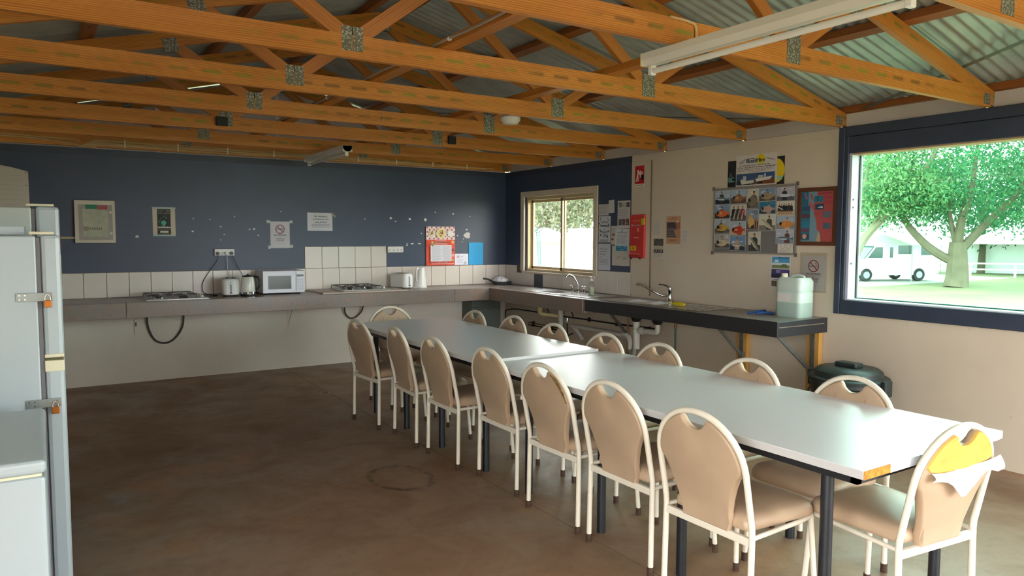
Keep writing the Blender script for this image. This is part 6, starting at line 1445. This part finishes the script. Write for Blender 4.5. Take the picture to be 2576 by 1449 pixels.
simple_tree('green tree behind the fence, left of the big gum', 51, 17.5, 9, 4.2, 31, LM[0])
simple_tree('green tree behind the fence, right of the big gum', 47.5, 9.2, 8, 4.0, 32, LM[0])
simple_tree('rounded tree at the right end of the fence', 42.5, 6.0, 8.5, 4.5, 33, LM[1])
simple_tree('tall tree far behind the campervan', 46, 25.5, 10, 5.0, 34, LM[1])
simple_tree('tall tree beyond the white marquee', 62, 13.0, 11, 6.0, 35, LM[0])
simple_tree('large tree far right in the park', 55, 1.0, 11, 6.0, 41, LM[0])
simple_tree('olive tree behind the caravan seen through the far window', 26.5, 30.0, 9.5, 4.2, 36, LM[2], 120)
simple_tree('grey green tree left of the caravan seen through the far window', 29.0, 41.0, 10, 4.6, 37, LM[2], 120)
simple_tree('pale tree farthest off seen through the far window', 38.0, 46.0, 11, 6.0, 38, LM[1], 120)
simple_tree('tall bush at the left side of the far window view', 25.0, 34.2, 9, 3.8, 39, LM[2], 110)

# campervan
VW = mat('van_white', '#e9ecef', 0.3); VG = mat('van_window', '#33504c', 0.1); TY = mat('tyre', '#26292b', 0.8)
vn = empty('campervan', (36.3, 16.0, -0.985), math.radians(158)); tag(vn, 'white campervan with a roll-out awning under the trees', 'campervan')
prof = [(2.75, 0.35), (2.78, 0.80), (2.60, 1.12), (1.95, 1.28), (1.35, 2.02), (1.55, 2.15), (1.50, 2.60), (1.20, 2.80), (-2.75, 2.80), (-2.75, 0.42), (-2.2, 0.35)]
MB().prism([(x, z) for x, z in prof], -1.05, 1.05, 'y').build('body', VW, vn, bevel=0.04)
MB().prism([(1.90, 1.33), (1.40, 1.95), (0.95, 1.95), (0.95, 1.33)], 1.051, 1.062, 'y').build('cab_window', VG, vn)
MB().hexa([(1.99, -0.9, 1.30), (2.01, -0.9, 1.31), (2.01, 0.9, 1.31), (1.99, 0.9, 1.30), (1.40, -0.9, 2.0), (1.42, -0.9, 2.01), (1.42, 0.9, 2.01), (1.40, 0.9, 2.0)]).build('windscreen', VG, vn)
for a, b, z0, z1 in ((-0.95, -0.05, 1.55, 2.05), (-2.35, -1.55, 1.50, 2.05)):
    w = MB().box(a, b, 1.051, 1.075, z0, z1).build('side_window', VG, vn)
d_ = MB().box(0.10, 0.75, 1.051, 1.065, 0.55, 2.2).build('side_door', mat('van_door', '#dde1e4', 0.35), vn); MB().box(0.30, 0.50, 1.066, 1.074, 1.35, 1.95).build('door_window', VG, d_)
for x in (1.95, -1.45):
    for s_ in (-1, 1):
        wl_ = MB().lathe([(0.36, -0.12), (0.37, -0.10), (0.37, 0.10), (0.36, 0.12)], (x, s_ * 0.96, 0.37), 20, axis='y').build('wheel', TY, vn, smooth=True)
        MB().lathe([(0.20, -0.125), (0.20, 0.125)], (x, s_ * 0.96, 0.37), 16, axis='y').build('hub', mat('hubcap', '#9aa3a5', 0.3, 0.6), wl_)
MB().box(2.60, 2.86, -1.0, 1.0, 0.30, 0.55).build('bumper', mat('grey_bumper', '#4c5c5a', 0.6), vn)
aw = MB().hexa([(-2.6, 1.06, 2.66), (0.9, 1.06, 2.66), (0.9, 3.3, 2.10), (-2.6, 3.3, 2.10), (-2.6, 1.06, 2.70), (0.9, 1.06, 2.70), (0.9, 3.3, 2.14), (-2.6, 3.3, 2.14)]).build('awning', mat('awning_white', '#eef0f0', 0.6), vn)
for x in (-2.55, 0.85): MB().tube([(x, 3.25, 0.0), (x, 3.25, 2.1)], 0.03, 6).build('awning_pole', M['zinc'], vn)
# caravan seen through the sliding window
cv = empty('caravan', (20.9, 22.7, gz(20.9)), math.radians(-37)); tag(cv, 'white caravan seen through the sliding window', 'caravan')
MB().prism([(-2.6, 0.5), (2.6, 0.5), (2.7, 1.4), (2.5, 2.35), (1.9, 2.65), (-2.2, 2.65), (-2.6, 2.3), (-2.7, 1.4)], -1.1, 1.1, 'y').build('body', mat('caravan_cream', '#e6e3df', 0.35), cv, bevel=0.03)
MB().box(-2.2, 1.9, -1.0, 1.0, 2.66, 2.85).build('pop_top', mat('caravan_roof', '#ededea', 0.4), cv, bevel=0.03)
CVW = mat('caravan_window', '#8b8783', 0.2)
for a, b, z0, z1 in ((-2.45, -2.05, 1.75, 2.2), (-1.35, -0.2, 1.75, 2.25), (0.5, 1.8, 1.6, 2.2)):
    MB().box(a, b, -1.13, -1.101, z0, z1).build('window', CVW, cv)
MB().box(-2.3, -0.9, -1.12, -1.101, 0.95, 1.45).build('grey_panel', mat('caravan_panel', '#9c949a', 0.5), cv)
MB().box(-0.6, -0.15, -1.12, -1.101, 0.60, 0.80).build('tail_lamp', mat('lamp_red', '#b54a45', 0.3), cv)
MB().box(-2.55, 2.55, -1.09, 1.09, 0.42, 0.499).build('chassis', mat('caravan_chassis', '#8f8a86', 0.5), cv)
for s_ in (-1, 1): MB().lathe([(0.32, -0.1), (0.33, 0.0), (0.32, 0.1)], (0.2, s_ * 0.98, 0.33), 18, axis='y').build('wheel', TY, cv, smooth=True)
MB().box(-0.25, 0.25, -0.9, 0.9, 0.30, 0.42).build('axle', M['black'], cv)
def marquee(label, x, y, w, d, h, rz, eave=2.1):
    m = empty('marquee', (x, y, gz(x)), rz); tag(m, label, 'marquee', 'white marquees')
    MW = mat('marquee_white', '#eef0ee', 0.6)
    MB().loft([[(-w / 2, -d / 2, eave), (w / 2, -d / 2, eave), (w / 2, d / 2, eave), (-w / 2, d / 2, eave)], [(-w * 0.05, -d * 0.05, h), (w * 0.05, -d * 0.05, h), (w * 0.05, d * 0.05, h), (-w * 0.05, d * 0.05, h)]]).build('roof', MW, m)
    MB().box(-w / 2, w / 2, d / 2 - 0.05, d / 2, 0.0, eave - 0.001).build('back_wall', MW, m)
    for sx in (-1, 1):
        for sy in (-1, 1): MB().tube([(sx * (w / 2 - 0.05), sy * (d / 2 - 0.12), 0), (sx * (w / 2 - 0.05), sy * (d / 2 - 0.12), eave)], 0.03, 6).build('pole', M['zinc'], m)
marquee('big white marquee at the right edge of the large window view', 50.8, 15.0, 7, 4, 3.6, math.radians(-62))
marquee('white marquee behind the campervan', 47.5, 22.0, 6, 4, 3.6, math.radians(-58))
marquee('white gazebo at the left of the sliding window view', 22.0, 30.3, 4.5, 3, 3.0, math.radians(-35))
# fence
fn = empty('park_fence', (44.0, 18.0, -1.0)); tag(fn, 'low white rail fence across the park', 'fence')
fd = Vector((0.42, -0.907, 0)); FWt = mat('fence_white', '#e4e6e2', 0.5)
for k in range(10):
    p = fd * (2.4 * k - 2); MB().box(p.x - 0.05, p.x + 0.05, p.y - 0.05, p.y + 0.05, 0, 0.92).build('post', FWt, fn)
for z in (0.50, 0.88): a = fd * -2.2; b = fd * 20; MB().beam((a.x, a.y, z), (b.x, b.y, z), 0.04, 0.09).build('rail', FWt, fn)

# hook and hose hanging outside the sliding window, from the eave
HS = mat('pale_green_hose', '#7fa39c', 0.5); HM = mat('hook_steel', '#6f8a8e', 0.4, 0.5)
hk = empty('hose_hook', (0.5, 0.0, 1.60)); tag(hk, 'bent steel hook hanging outside the sliding window', 'hook')
MB().tube(smoothline([(0, 0.089, 0.70), (0, 0.089, 0.20), (0, 0.096, 0.11), (0, 0.112, 0.02), (0, 0.085, -0.025), (0, 0.040, -0.04), (0, 0.0, -0.005), (0, -0.03, 0.025), (0, -0.054, 0.042)], 4), 0.008, 7).build('main_hook', HM, hk, smooth=True)
MB().tube(smoothline([(0, 0.05, -0.035), (0, -0.02, -0.045), (0, -0.08, -0.03), (0, -0.13, 0.0), (0, -0.176, 0.027)], 4), 0.007, 7).build('side_hook', HM, hk, smooth=True)
hs = empty('garden_hose', (0.5, 0.0, 1.60)); tag(hs, 'pale green hose looped over the hook outside the sliding window', 'hose')
for k, pts in enumerate(([(0.012, 0.06, -0.02), (0.012, 0.03, 0.004), (0.012, -0.03, -0.01), (0.012, -0.065, -0.08), (0.012, -0.085, -0.30), (0.012, -0.100, -0.60), (0.012, -0.105, -1.2)],
                         [(-0.012, 0.045, -0.03), (-0.012, 0.02, 0.002), (-0.012, -0.02, -0.06), (-0.012, -0.05, -0.30), (-0.012, -0.07, -0.60), (-0.012, -0.06, -1.2)],
                         [(0.0, -0.02, -0.005), (0.0, 0.03, 0.0), (0.0, 0.045, -0.06), (0.0, 0.06, -0.30), (0.0, 0.082, -0.56), (0.0, 0.085, -1.2)],
                         [(0.024, 0.04, -0.01), (0.024, 0.01, -0.02), (0.024, -0.01, -0.10), (0.024, -0.025, -0.30), (0.024, -0.065, -0.56), (0.024, -0.07, -1.2)])):
    MB().tube(smoothline(pts, 4), 0.009, 7).build('hose_loop', HS, hs, smooth=True)
